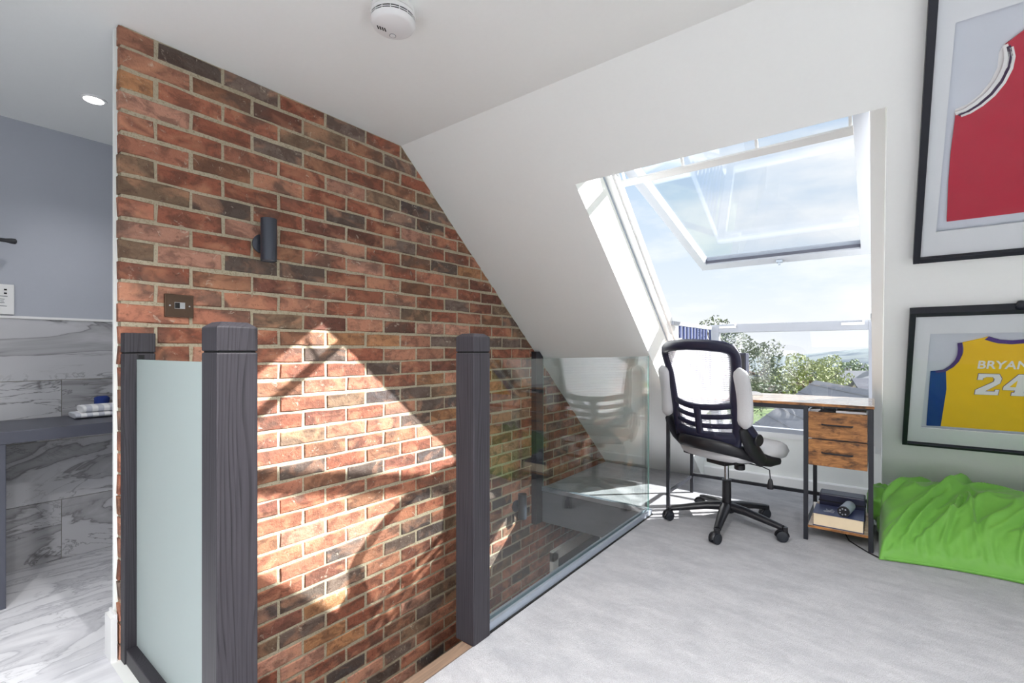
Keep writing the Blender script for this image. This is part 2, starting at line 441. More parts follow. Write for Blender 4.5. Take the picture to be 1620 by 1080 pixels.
# ------------------------------------------------------------------ geometry collector
ORG = {}
class G:
    def __init__(s):
        s.v = []; s.f = []; s.mi = []
    def add(s, vs, fs, mi=0):
        b = len(s.v)
        s.v += [tuple(p) for p in vs]
        for q in fs:
            s.f.append(tuple(b + i for i in q)); s.mi.append(mi)
        return s
    def box(s, lo, hi, mi=0, ch=0.0):
        x0, y0, z0 = lo; x1, y1, z1 = hi
        if ch <= 0:
            vs = [(x0, y0, z0), (x1, y0, z0), (x1, y1, z0), (x0, y1, z0), (x0, y0, z1), (x1, y0, z1), (x1, y1, z1), (x0, y1, z1)]
            fs = [(0, 3, 2, 1), (4, 5, 6, 7), (0, 1, 5, 4), (1, 2, 6, 5), (2, 3, 7, 6), (3, 0, 4, 7)]
            return s.add(vs, fs, mi)
        bm = bmesh.new()
        r = bmesh.ops.create_cube(bm, size=1)
        for q in bm.verts:
            q.co = Vector((x0 + (q.co.x + .5) * (x1 - x0), y0 + (q.co.y + .5) * (y1 - y0), z0 + (q.co.z + .5) * (z1 - z0)))
        bmesh.ops.bevel(bm, geom=list(bm.edges), offset=ch, segments=2, affect='EDGES', profile=0.6)
        return s.bm(bm, mi)
    def bm(s, bm, mi=0):
        bm.verts.index_update()
        s.add([q.co[:] for q in bm.verts], [[q.index for q in f.verts] for f in bm.faces], mi)
        bm.free()
        return s
    def prism(s, poly, lo, hi, axis='x', mi=0, cap_mi=None):
        """poly: 2-D outline; axis x -> (y,z), y -> (x,z), z -> (x,y); extruded lo..hi."""
        n = len(poly)
        def P(a, b, t):
            return {'x': (t, a, b), 'y': (a, t, b), 'z': (a, b, t)}[axis]
        vs = [P(a, b, lo) for a, b in poly] + [P(a, b, hi) for a, b in poly]
        sides = [(i, (i + 1) % n, n + (i + 1) % n, n + i) for i in range(n)]
        s.add(vs, sides, mi)
        b = len(s.v) - 2 * n
        for q in (tuple(range(n))[::-1], tuple(range(n, 2 * n))):
            s.f.append(tuple(b + i for i in q)); s.mi.append(mi if cap_mi is None else cap_mi)
        return s
    def tube(s, path, rad, seg=10, closed=False, mi=0, flat=None, up=None, caps=True):
        """sweep of an ellipse along a path; rad a number or one per point; flat = (w, d) half axes scale."""
        pts = [Vector(p) for p in path]
        n = len(pts)
        rads = rad if isinstance(rad, (list, tuple)) else [rad] * n
        fx, fy = flat if flat else (1, 1)
        rings = []
        prev = None
        for i in range(n):
            if closed:
                t = pts[(i + 1) % n] - pts[i - 1]
            else:
                t = pts[min(i + 1, n - 1)] - pts[max(i - 1, 0)]
            t.normalize()
            if up is not None:
                a = Vector(up) - t * t.dot(Vector(up))
                if a.length < 1e-4:
                    a = t.orthogonal()
            elif prev is None:
                a = t.orthogonal()
            else:
                a = prev - t * t.dot(prev)
                if a.length < 1e-5:
                    a = t.orthogonal()
            a.normalize(); prev = a
            b = t.cross(a)
            rings.append([pts[i] + (a * math.cos(2 * math.pi * k / seg) * fx + b * math.sin(2 * math.pi * k / seg) * fy) * rads[i] for k in range(seg)])
        vs = [p for r in rings for p in r]
        fs = []
        m = n if closed else n - 1
        for i in range(m):
            j = (i + 1) % n
            for k in range(seg):
                l = (k + 1) % seg
                fs.append((i * seg + k, i * seg + l, j * seg + l, j * seg + k))
        if not closed and caps:
            fs.append(tuple(range(seg))[::-1]); fs.append(tuple((n - 1) * seg + k for k in range(seg)))
        return s.add(vs, fs, mi)
    def lathe(s, prof, c, seg=24, axis='z', mi=0):
        """prof: (radius, height) pairs from bottom to top around c."""
        vs = []; fs = []
        for r, h in prof:
            for k in range(seg):
                a = 2 * math.pi * k / seg
                p = (r * math.cos(a), r * math.sin(a), h)
                if axis == 'x': p = (p[2], p[0], p[1])
                if axis == 'y': p = (p[1], p[2], p[0])
                vs.append((c[0] + p[0], c[1] + p[1], c[2] + p[2]))
        n = len(prof)
        for i in range(n - 1):
            for k in range(seg):
                l = (k + 1) % seg
                fs.append((i * seg + k, i * seg + l, (i + 1) * seg + l, (i + 1) * seg + k))
        fs.append(tuple(range(seg))[::-1]); fs.append(tuple((n - 1) * seg + k for k in range(seg)))
        return s.add(vs, fs, mi)
    def build(s, name, mats, parent=None, org=None, smooth=False, angle=40, bevel=0.0, label=None):
        if isinstance(mats, str): mats = [mats]
        if parent is not None:
            o_ = ORG[parent.name]
        elif org is not None:
            o_ = org
        else:
            xs = [p[0] for p in s.v]; ys = [p[1] for p in s.v]; zs = [p[2] for p in s.v]
            o_ = ((min(xs) + max(xs)) / 2, (min(ys) + max(ys)) / 2, min(zs))
        me = bpy.data.meshes.new(name)
        me.from_pydata([(p[0] - o_[0], p[1] - o_[1], p[2] - o_[2]) for p in s.v], [], s.f)
        for q in mats:
            me.materials.append(M[q])
        me.polygons.foreach_set('material_index', s.mi)
        bm = bmesh.new(); bm.from_mesh(me)
        bmesh.ops.recalc_face_normals(bm, faces=bm.faces)
        bm.to_mesh(me); bm.free()
        if smooth:
            me.polygons.foreach_set('use_smooth', [True] * len(me.polygons))
            try:
                me.set_sharp_from_angle(angle=R(angle))
            except Exception:
                pass
        me.update()
        ob = bpy.data.objects.new(name, me)
        COL.objects.link(ob)
        if parent is None:
            ob.location = o_
        else:
            ob.parent = parent
        ORG[ob.name] = o_
        if bevel:
            md = ob.modifiers.new('bevel', 'BEVEL'); md.width = bevel; md.segments = 2; md.limit_method = 'ANGLE'; md.angle_limit = R(40)
        if label:
            ob['label'] = label
        return ob

def tag(o, label, cat, group=None, kind=None):
    o['label'] = label; o['category'] = cat
    if group: o['group'] = group
    if kind: o['kind'] = kind
    return o
def thing(name, loc, label, cat, group=None, kind=None, rot=None, local=False):
    o = bpy.data.objects.new(name, None)
    o.empty_display_size = 0.05
    COL.objects.link(o)
    o.location = loc
    if rot: o.rotation_euler = rot
    ORG[o.name] = (0, 0, 0) if (rot or local) else tuple(loc)
    return tag(o, label, cat, group, kind)

# =================================================================== the room
CEIL = 2.222
RIDGE = 1.698          # where flat ceiling turns into the slope (Y)
K = 0.884              # slope: fall per metre
ALPHA = math.atan(K)
BRX = -2.09            # face of the brick wall (X)
WL, WR = -1.185, 0.03  # window opening, left and right cheek (X)
KNEE = 4.28
def slz(y):            # height of the sloped ceiling at Y
    return CEIL - K * (y - RIDGE)
SH0, SH1 = 0.52, 3.04  # stairwell opening along Y
SHX = -1.20            # stairwell edge (X)

# floor: carpet slabs around the stairwell
g = G()
g.box((-1.165, -3.3, -0.24), (2.4, KNEE + .05, 0.0))
g.box((-1.21, SH1 + .0, -0.24), (-1.165, KNEE + .05, 0.0))
g.box((-1.21, -3.3, -0.24), (-1.165, 0.43, 0.0))
g.box((-2.16, -3.3, -0.24), (-1.21, -2.4, 0.0))
g.box((BRX - .03, SH1, -0.24), (-1.21, KNEE + .05, 0.0))
floor = tag(g.build('floor', 'carpet', org=(0, 0, 0)), 'pale grey carpet covering the loft room floor', 'carpet', kind='structure')

# marble tiled floor of the bathroom and lobby
tf = tag(G().box((-3.40, -2.4, -0.24), (-1.21, 0.44, -0.014)).box((-3.40, 0.44, -0.24), (-2.16, 1.65, -0.014)).build('floor_tiled', 'mortar', org=(0, 0, 0)),
         'white marble tiled floor with grey veins in the bathroom', 'tiled floor', kind='structure')
ys = [-2.4, -1.36, -0.16, 1.04, 1.65]
for i in range(len(ys) - 1):
    for (xa, xb) in ((-3.40, -2.81), (-2.81, -2.21), (-2.21, -1.61), (-1.61, -1.21)):
        ya, yb = ys[i], ys[i + 1]
        if xb > -2.16:
            yb = min(yb, 0.44)
            if ya >= 0.44: continue
        if xa < -2.16 < xb and ys[i + 1] > 0.44:
            G().box((xa + .001, yb, -0.014), (-2.16, ys[i + 1] - .001, 0.0)).build('tile', 'marble_floor', tf)
        G().box((xa + .001, ya + .001, -0.014), (xb - .001, yb - .001 if yb != .44 else yb, 0.0)).build('tile', 'marble_floor', tf)

# flat ceiling
tag(G().box((-2.3, -.9, CEIL), (2.5, RIDGE, CEIL + .2)).box((-3.5, -2.5, CEIL), (-2.3, RIDGE, CEIL + .2)).build('ceiling', 'white_paint', org=(0, 0, 0)), 'flat off-white painted ceiling', 'ceiling', kind='structure')

# sloped ceiling in three slabs round the window
TH = 0.46
FOOT = RIDGE + CEIL / K
def slab(x0, x1, name, label):
    poly = [(RIDGE, CEIL), (FOOT, 0.0), (FOOT + .08, -0.07), (FOOT + TH / K + .08, -0.07), (RIDGE, CEIL + TH)]
    return tag(G().prism(poly, x0, x1, 'x').build(name, 'white_paint', org=(0, 0, 0)), label, 'sloped ceiling', kind='structure')
slab(-2.2, WL, 'ceiling_slope', 'white sloping ceiling between brick wall and roof window')
slab(WR, 2.5, 'ceiling_slope', 'white sloping ceiling carrying the two framed jerseys')
hy0, hz0 = 2.05, slz(2.05)
hy1 = 2.315
poly = [(RIDGE, CEIL), (hy0, hz0), (hy1, slz(hy1) + .40), (hy1, slz(hy1) + TH), (RIDGE, CEIL + TH)]
tag(G().prism(poly, WL, WR, 'x').build('ceiling_slope', 'white_paint', org=(0, 0, 0)), 'strip of white sloping ceiling above the roof window', 'sloped ceiling', kind='structure')

# knee wall under the window, with skirting
tag(G().box((WL, KNEE, -0.05), (WR, KNEE + .14, 0.40)).build('wall_front', 'white_paint', org=(0, 0, 0)), 'low white wall below the roof window behind the desk', 'wall', kind='structure')
tag(G().prism([(KNEE, 0.0), (KNEE - .016, 0.0), (KNEE - .016, .075), (KNEE - .008, .085), (KNEE, .085)], WL + .001, WR - .001, 'x').build('baseboard_front', 'white_gloss', org=(0, 0, 0)), 'white skirting board under the roof window', 'skirting board', kind='structure')
# socket plate on the low wall
t_ = thing('wall_socket', (-1.02, KNEE, .19), 'small white socket plate on low wall behind desk legs', 'socket')
G().box((-1.06, KNEE - .008, .15), (-.98, KNEE, .23), ch=.002).build('plate', 'white_plastic', t_)
for dx in (-.012, .012):
    G().box((-1.02 + dx - .003, KNEE - .0088, .185), (-1.02 + dx + .003, KNEE - .008, .197)).build('slot', 'dark_void', t_)

# right, rear and left shells (mostly behind the camera)
tag(G().box((2.4, -3.3, -0.24), (2.5, 4.6, CEIL)).build('wall_right', 'white_paint', org=(0, 0, 0)), 'white end wall of the loft outside the frame', 'wall', kind='structure')
RY = -.9
def rsl(y): return CEIL + K * (y - RY)     # rear slope, falling away behind the camera
def rear_piece(g, xa, xb, ya, yb):
    return g.prism([(ya, rsl(ya)), (yb, rsl(yb)), (yb, rsl(yb) + .2), (ya, rsl(ya) + .2)], xa, xb, 'x')
g = G()
rear_piece(g, -2.3, 2.5, -1.2, RY); rear_piece(g, -2.3, 2.5, -3.2, -2.5)
for xa, xb in ((-2.3, REAR[0][0]), (REAR[0][1], REAR[1][0]), (REAR[1][1], 2.5)):
    rear_piece(g, xa, xb, -2.5, -1.2)
tag(g.build('ceiling_slope', 'white_paint', org=(0, 0, 0)), 'rear sloping ceiling behind the camera with two openings added for fill light', 'sloped ceiling', kind='structure')
tag(G().box((-2.3, -3.3, -0.24), (2.5, -3.2, .5)).build('wall_back', 'white_paint', org=(0, 0, 0)), 'low white rear wall below the rear slope', 'wall', kind='structure')
for k, (xa, xb) in enumerate(REAR):  # unseen windows added to carry the fill light behind the camera
    w2 = thing('window_%d' % (k + 2), ((xa + xb) / 2, -1.85, rsl(-1.85)), ['unseen roof window added for fill light nearer the stairs', 'unseen roof window added for fill light nearer the end wall'][k], 'window', kind='structure')
    g = G()
    for a, b, c, d in ((xa, xb, -2.5, -2.44), (xa, xb, -1.26, -1.2), (xa, xa + .05, -2.44, -1.26), (xb - .05, xb, -2.44, -1.26)):
        g.prism([(c, rsl(c) + .1), (d, rsl(d) + .1), (d, rsl(d) + .18), (c, rsl(c) + .18)], a, b, 'x')
    g.build('window_frame', 'white_gloss', w2)
    G().prism([(-2.44, rsl(-2.44) + .14), (-1.26, rsl(-1.26) + .14), (-1.26, rsl(-1.26) + .146), (-2.44, rsl(-2.44) + .146)], xa + .05, xb - .05, 'x').build('pane', 'window_glass', w2)

# bathroom shell
wb = tag(G().box((-3.5, -2.5, -0.24), (-3.362, 1.75, CEIL)).build('wall_bathroom', 'bath_paint', org=(0, 0, 0)), 'grey painted bathroom wall with marble tiles below', 'wall', kind='structure')
G().box((-3.362, -2.4, 0), (-3.354, 1.65, 1.24)).build('tile_bed', 'mortar', wb)
for row in range(4):
    off = 0.504 if row in (0, 2) else 0.204
    y = off - 0.6 * 5
    while y < 1.65:
        a, b = max(y, -2.4), min(y + .6, 1.65)
        if b - a > .02:
            G().box((-3.354, a + .0012, row * .31 + .0012), (-3.345, b - .0012, row * .31 + .3088)).build('tile', 'marble_wall', wb)
        y += .6
G().box((-3.362, -2.4, 1.24), (-3.340, 1.65, 1.252)).build('tile_trim', 'white_gloss', wb)
tag(G().box((-3.362, 1.65, -0.24), (-2.155, 1.75, CEIL)).build('wall_bathroom', 'bath_paint', org=(0, 0, 0)), 'grey bathroom end wall hidden behind the brick wall', 'wall', kind='structure')
tag(G().box((-3.362, -2.5, -0.24), (-2.3, -2.4, CEIL)).build('wall_bathroom', 'bath_paint', org=(0, 0, 0)), 'grey bathroom rear wall outside the frame', 'wall', kind='structure')
tag(G().box((-2.30, -3.3, -0.0), (-2.16, -0.75, CEIL)).build('wall_lobby', 'white_paint', org=(0, 0, 0)), 'white lobby wall beside the bathroom doorway', 'wall', kind='structure')

# =================================================================== brick wall
def clip(poly, a, b, c):
    """keep a*y + b*z <= c"""
    out_ = []
    n = len(poly)
    for i in range(n):
        p, q = poly[i], poly[(i + 1) % n]
        dp = a * p[0] + b * p[1] - c; dq = a * q[0] + b * q[1] - c
        if dp <= 0: out_.append(p)
        if (dp < 0 < dq) or (dq < 0 < dp):
            t = dp / (dp - dq)
            out_.append((p[0] + t * (q[0] - p[0]), p[1] + t * (q[1] - p[1])))
    return out_
BY0 = 0.462
BY1 = 4.22
ZB = -2.40
wall_poly = clip(clip([(BY0 + .006, ZB), (BY1, ZB), (BY1, CEIL), (BY0 + .006, CEIL)], K, 1, CEIL + K * RIDGE), 0, 1, CEIL)
wl = tag(G().prism(wall_poly, -2.135, BRX - .0050, 'x').build('wall_left', 'mortar', org=(0, 0, 0)), 'exposed red brick feature wall with pale mortar beside the stairwell', 'brick wall', kind='structure')
lin_poly = clip(clip([(BY0 - .004, ZB), (BY1, ZB), (BY1, CEIL), (BY0 - .004, CEIL)], K, 1, CEIL + K * RIDGE), 0, 1, CEIL)
G().prism(lin_poly, -2.155, -2.135, 'x').build('plaster_lining', 'white_paint', wl)

PAL = [((172, 106, 82), 9), ((162, 96, 74), 9), ((180, 116, 92), 8), ((152, 92, 72), 6), ((188, 128, 102), 6), ((148, 102, 78), 6),
       ((136, 110, 88), 5), ((106, 92, 84), 5), ((94, 86, 84), 5), ((124, 106, 96), 5), ((182, 128, 88), 4), ((132, 84, 70), 5), ((192, 138, 116), 4)]
WTS = [w for _, w in PAL]
S_, C_ = math.sin(R(37.70)), math.cos(R(37.70))
def to_px(x, y, z):
    rx = y * S_ + x * C_; d = y * C_ - x * S_
    if d < 0.05: return None
    return (810 + 745 * rx / d, 555 - 745 * (z - CAM_H) / d)
def brick_geo(poly, rng):
    """outline with chipped edges -> chamfered brick, in (y,z) relative to (0,0), face at x=0"""
    cy = sum(p[0] for p in poly) / len(poly); cz = sum(p[1] for p in poly) / len(poly)
    pts = []
    for i in range(len(poly)):
        p, q = poly[i], poly[(i + 1) % len(poly)]
        ln = math.hypot(q[0] - p[0], q[1] - p[1])
        pts.append((p[0] + rng.uniform(-.0022, .0022), p[1] + rng.uniform(-.0022, .0022)))
        n = 2 if ln > .15 else (1 if ln > .08 else 0)
        for k in range(n):
            t = (k + 1) / (n + 1) + rng.uniform(-.08, .08)
            pts.append((p[0] + (q[0] - p[0]) * t + rng.uniform(-.0028, .0022), p[1] + (q[1] - p[1]) * t + rng.uniform(-.0028, .0024)))
    n = len(pts)
    ins = rng.uniform(.0025, .0045)
    back = [(-.030, a, b) for a, b in pts]
    mid = [(-.0045 + rng.uniform(-.001, .001), a, b) for a, b in pts]
    def inn(a, b):
        return (a - math.copysign(min(ins, abs(a - cy) * .6), a - cy), b - math.copysign(min(ins, abs(b - cz) * .6), b - cz))
    tilt = rng.uniform(-.008, .008)
    front = [(rng.uniform(-.0012, .0008) + tilt * (a - cy) * 2, *inn(a, b)) for a, b in pts]
    vs = back + mid + front
    fs = []
    for L0 in (0, n):
        for i in range(n):
            j = (i + 1) % n
            fs.append((L0 + i, L0 + j, L0 + n + j, L0 + n + i))
    fs.append(tuple(2 * n + i for i in range(n)))
    return vs, fs
rngb = random.Random(11)
VAR = {}
def variant(w):
    k = ('full' if w > .2 else 'half')
    VAR.setdefault(k, [])
    if len(VAR[k]) < 10:
        vs, fs = brick_geo([(0, 0), (w, 0), (w, .0628), (0, .0628)], rngb)
        me = bpy.data.meshes.new('brick_' + k)
        me.from_pydata(vs, [], fs); me.materials.append(M['brick'])
        bm = bmesh.new(); bm.from_mesh(me); bmesh.ops.recalc_face_normals(bm, faces=bm.faces); bm.to_mesh(me); bm.free()
        VAR[k].append(me)
        return me
    return rngb.choice(VAR[k])
bricks = []
row = 0
z = CEIL - .003 - .0628
while z > ZB:
    y = BY0
    first = True
    odd = row % 2
    while y < BY1 - .03:
        w = (.1005 if odd == 0 else .213) if first else .213
        w = min(w, BY1 - y)
        jz = rngb.uniform(-.0025, .0025)
        rect = [(y, z + jz), (y + w, z + jz), (y + w, z + jz + .0628), (y, z + jz + .0628)]
        poly = clip(clip(rect, K, 1, CEIL + K * RIDGE - .004), 0, 1, CEIL - .001)
        first = False
        full = (w in (.1005, .213)) and len(poly) == 4 and abs(max(p[1] for p in poly) - (z + jz + .0628)) < 1e-6 and abs(min(p[0] for p in poly) - y) < 1e-6 and abs(max(p[0] for p in poly) - y - w) < 1e-6 and abs(sum(p[1] for p in poly) / 4 - z - jz - .0314) < 1e-6
        ar = 0
        if len(poly) >= 3:
            aa = 0
            for i in range(len(poly)):
                p, q = poly[i], poly[(i + 1) % len(poly)]
                aa += p[0] * q[1] - p[1] * q[0]
            if abs(aa) / 2 > 2e-4:
                px = [to_px(BRX, a, b) for a, b in poly]
                cxp = sum(p[0] for p in px) / len(px); cyp = sum(p[1] for p in px) / len(px)
                for i in range(len(px)):
                    p, q = px[i], px[(i + 1) % len(px)]
                    ar += p[0] * q[1] - p[1] * q[0]
                ar = abs(ar) / 2
                seen = -20 < cxp < 1000 and -20 < cyp < 1095
                # behind the posts and the frosted pane, or below the floor in front of the window
                if 222 < cxp < 405 and cyp > 590: seen = False
                if 725 < cxp < 768 and cyp > 540: seen = False
                floor_y = 555 + 0.742 * (1386 - cxp) * 0.955
                if cxp > 640 and cyp > floor_y: seen = False
                bricks.append([ar if seen else ar * 1e-4, poly, full, y, z + jz, w])
        y += w + .012
    z -= .075
    row += 1
bricks.sort(key=lambda b: -b[0])
rest_v, rest_f, rest_c = [], [], []
for i, (ar, poly, full, y, zz, w) in enumerate(bricks):
    col = rngb.choices([p for p, _ in PAL], WTS)[0]
    k = rngb.uniform(.88, 1.05)
    gm = sum(col) / 3
    col = tuple(gm + (q - gm) * .9 for q in col)
    col = lin(tuple(min(255, q * k) for q in col))
    dx = rngb.uniform(-.0015, .0015)
    if i < 300:
        if full:
            me = variant(w)
            ob = bpy.data.objects.new('brick', me)
            ob.location = (BRX + dx, y, zz)
        else:
            vs, fs = brick_geo([(a - y, b - zz) for a, b in poly], rngb)
            me = bpy.data.meshes.new('brick_cut')
            me.from_pydata(vs, [], fs); me.materials.append(M['brick'])
            bm = bmesh.new(); bm.from_mesh(me); bmesh.ops.recalc_face_normals(bm, faces=bm.faces); bm.to_mesh(me); bm.free()
            ob = bpy.data.objects.new('brick', me)
            ob.location = (BRX + dx, y, zz)
        ob.color = col
        COL.objects.link(ob)
        ob.parent = wl
    else:
        vs, fs = brick_geo([(a - y, b - zz) for a, b in poly], rngb)
        b0 = len(rest_v)
        rest_v += [(BRX + dx + p[0], y + p[1], zz + p[2]) for p in vs]
        rest_f += [tuple(b0 + q for q in f) for f in fs]
        rest_c += [col] * len(vs)
me = bpy.data.meshes.new('brickwork')
me.from_pydata(rest_v, [], rest_f); me.materials.append(M['brick_joined'])
bm = bmesh.new(); bm.from_mesh(me); bmesh.ops.recalc_face_normals(bm, faces=bm.faces); bm.to_mesh(me); bm.free()
ca = me.color_attributes.new('tone', 'FLOAT_COLOR', 'POINT')
ca.data.foreach_set('color', [q for c in rest_c for q in c])
ob = bpy.data.objects.new('brickwork', me); COL.objects.link(ob); ob.parent = wl; ob['kind'] = 'stuff'

# skirting return at the end of the brick wall
g = G()
g.prism([(-2.172, BY0 - .022), (-2.172, BY0 - .004), (-2.095, BY0 - .004), (-2.095, BY0 - .022)], 0.0, .15, 'z')
g.prism([(-2.172, BY0 - .010), (-2.172, BY0 - .004), (-2.095, BY0 - .004), (-2.095, BY0 - .010)], .15, .162, 'z')
tag(g.build('baseboard_left', 'white_gloss', org=(0, 0, 0)), 'white skirting block at the foot of the brick wall end', 'skirting board', kind='structure')

# =================================================================== stairwell below
g = G()
g.box((-1.20, SH0, ZB), (-1.165, BY1, -0.24)); 
tag(g.build('wall_stair', 'white_paint', org=(0, 0, 0)), 'white side wall of the stairwell below the glass balustrade', 'wall', kind='structure')
tag(G().box((-2.12, SH0 - .10, ZB), (-1.165, SH0 - .02, -0.24)).box((-2.12, SH0-.08, -.24), (-1.21, SH0, 0.0)).build('wall_stair', 'white_paint', org=(0, 0, 0)), 'white end wall of the stairwell under the frosted panel', 'wall', kind='structure')
tag(G().box((-2.12, BY1, ZB), (-1.165, BY1 + .08, -0.24)).build('wall_stair', 'white_paint', org=(0, 0, 0)), 'white far wall at the bottom of the stairwell', 'wall', kind='structure')
tag(G().box((-2.12, SH0 - .1, ZB - .1), (-1.165, BY1 + .08, ZB)).build('floor_lower', 'stair_carpet', org=(0, 0, 0)), 'grey carpet at the foot of the stairs', 'carpet', kind='structure')
st = thing('staircase', (-1.64, 1.0, ZB), 'grey carpeted stairs dropping away beside the brick wall', 'staircase')
XS = [-1.205, -1.50, -1.79, -2.085]
for i in range(3):
    zt = -.22 * (i + 1)
    G().box((XS[i + 1], SH0 + .002, zt - .04), (XS[i] - .003, 1.12 - .07 * i, zt)).build('tread', 'stair_carpet', st)
    G().box((XS[i] - .02, SH0 + .002, zt), (XS[i] - .003, 1.12 - .07 * i, zt + .16)).build('riser', 'stair_carpet', st)
for i in range(8):
    zt = -.9 - .21 * i; y0 = .80 + .23 * i
    if zt < ZB + .05: break
    G().box((-2.085, y0 + .002, zt - .04), (-1.205, y0 + .25, zt)).build('tread', 'stair_carpet', st)
    G().box((-2.085, y0 + .002, zt), (-1.205, y0 + .02, zt + .16)).build('riser', 'stair_carpet', st)
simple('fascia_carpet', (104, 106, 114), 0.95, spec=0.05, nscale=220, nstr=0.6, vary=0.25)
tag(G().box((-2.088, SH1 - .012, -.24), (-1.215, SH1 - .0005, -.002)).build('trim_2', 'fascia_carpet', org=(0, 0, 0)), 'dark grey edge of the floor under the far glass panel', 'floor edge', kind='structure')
# timber nosing at the head of the stairs
tag(G().prism([(-1.222, -.032), (-1.1655, -.032), (-1.1655, .004), (-1.215, .004), (-1.222, -.004)], SH0 + .002, 1.268, 'y').build('trim_1', 'nosing_wood', org=(0, 0, 0)),
    'brown timber nosing along the carpet edge at the stair head', 'stair nosing', kind='structure')
# door down in the stairwell
d1 = thing('door_1', (-2.07, 3.65, ZB), 'white framed doorway low down in the stairwell', 'door', kind='structure')
g = G()
g.box((-2.088, 3.20, ZB), (-2.055, 3.28, -.55)); g.box((-2.088, 4.04, ZB), (-2.055, 4.12, -.55)); g.box((-2.088, 3.20, -.62), (-2.055, 4.12, -.54))
g.build('door_frame', 'white_gloss', d1)
G().box((-2.085, 3.28, ZB), (-2.07, 4.04, -.62)).build('door_leaf', 'stone_slab', d1)

# =================================================================== newel posts, balustrades
def newel(x0, y0, w, d, zt, label, cut=None):
    """square post with a groove and a chamfered cap; x0,y0 = low corner"""
    r = thing('newel_post', (x0 + w / 2, y0 + d / 2, 0.0), label, 'newel post', 'dark stained newel posts')
    G().box((x0, y0, 0.0), (x0 + w, y0 + d, zt - .072)).build('shaft', 'charcoal_oak', r, bevel=.003)
    G().box((x0 + .004, y0 + .004, zt - .072), (x0 + w - .004, y0 + d - .004, zt - .068)).build('groove', 'dark_void', r)
    c = .012 if w > .06 else .0
    zb = zt - .068
    g = G()
    if c:
        a, b = x0, x0 + w; e_, f_ = y0, y0 + d
        vs = [(a, e_, zb), (b, e_, zb), (b, f_, zb), (a, f_, zb), (a, e_, zt - c), (b, e_, zt - c), (b, f_, zt - c), (a, f_, zt - c),
              (a + c * 1.3, e_ + c * 1.3, zt), (b - c * 1.3, e_ + c * 1.3, zt), (b - c * 1.3, f_ - c * 1.3, zt), (a + c * 1.3, f_ - c * 1.3, zt)]
        fs = [(0, 3, 2, 1), (8, 9, 10, 11)]
        for L0 in (0, 4):
            for i in range(4):
                j = (i + 1) % 4
                fs.append((L0 + i, L0 + j, L0 + 4 + j, L0 + 4 + i))
        g.add(vs, fs)
    else:
        g.box((x0, y0, zb), (x0 + w, y0 + d, zt))
    g.build('cap', 'charcoal_oak', r, bevel=.0025)
    return r
pA = newel(-1.270, .4345, .09, .09, 1.148, 'nearest thick dark newel post beside the frosted glass panel')
pB = newel(-1.2515, 1.273, .0915, .0915, 1.145, 'dark newel post at the start of the clear glass balustrade')
pC = newel(-2.0885, .465, .045, .09, 1.143, 'dark half newel fixed to the brick wall end behind the frosted panel')
G().box((-2.0455, .505, 1.052), (-2.0425, .522, 1.066)).build('slot', 'dark_void', pC)
# half newel under the slope
pD = thing('newel_post', (-2.066, 2.99, -.0), 'dark half newel tucked under the sloping ceiling at the far brick wall', 'newel post', 'dark stained newel posts')
dp = clip([(2.945, -.24), (3.038, -.24), (3.038, 1.075), (2.945, 1.075)], K, 1, CEIL + K * RIDGE - .004)
G().prism(dp, -2.0885, -2.043, 'x').build('shaft', 'charcoal_oak', pD)

def glass_panel(name, lo, hi, axis, matn, label, cat, edge='glass_edge'):
    """a pane as a box whose two large faces carry the glass and whose rim carries the edge tint"""
    g = G()
    x0, y0, z0 = lo; x1, y1, z1 = hi
    vs = [(x0, y0, z0), (x1, y0, z0), (x1, y1, z0), (x0, y1, z0), (x0, y0, z1), (x1, y0, z1), (x1, y1, z1), (x0, y1, z1)]
    fx = [(1, 2, 6, 5), (3, 0, 4, 7)]; fy = [(0, 1, 5, 4), (2, 3, 7, 6)]; fz = [(0, 3, 2, 1), (4, 5, 6, 7)]
    big = fx if axis == 'x' else fy
    rim = fz + (fy if axis == 'x' else fx)
    g.add(vs, big, 0)
    b = 0
    for q in rim:
        g.f.append(q); g.mi.append(1)
    return g
GT = 1.045
bal = thing('glass_balustrade', (-1.195, 2.2, 0), 'clear glass balustrade along the carpet edge between post and corner', 'balustrade', 'stair balustrades')
glass_panel('', (-1.200, 1.3655, .02), (-1.190, 3.028, GT), 'x', 'clear_glass', '', '').build('pane', ['clear_glass', 'glass_edge'], bal)
g = G()
g.box((-1.186, 1.3655, 0.0), (-1.172, 3.03, .036)); g.box((-1.214, 1.3655, -.02), (-1.2025, 3.03, .036)); g.box((-1.2025, 1.3655, -.02), (-1.186, 3.03, .012))
g.build('channel', 'alu', bal)
G().box((-1.172, 1.3655, 0.0), (-1.166, 3.03, .006)).build('gasket_and_shade', 'dark_void', bal)  # dark strip standing in for the shaded gap between channel and carpet
bal2 = thing('glass_balustrade', (-1.6, 3.03, 0), 'clear glass balustrade across the far end of the stairwell', 'balustrade', 'stair balustrades')
glass_panel('', (-2.043, 3.0335, .02), (-1.203, 3.0435, 1.026), 'y', 'clear_glass', '', '').build('pane', ['clear_glass', 'glass_edge'], bal2)
G().box((-2.043, 3.02, 0.0), (-1.215, 3.032, .03)).box((-2.043, 3.045, 0.0), (-1.19, 3.057, .03)).build('channel', 'alu', bal2)
fp = thing('frosted_screen', (-1.66, .505, 0), 'frosted glass panel between two dark newel posts beside the marble floor', 'balustrade', 'stair balustrades')
glass_panel('', (-2.043, .5, .05), (-1.271, .51, 1.05), 'y', '', '', '').build('pane', ['frosted_glass', 'glass_edge'], fp)
G().box((-2.043, .47, .0), (-1.271, .545, .052)).build('base_rail', 'charcoal_oak', fp, bevel=.003)

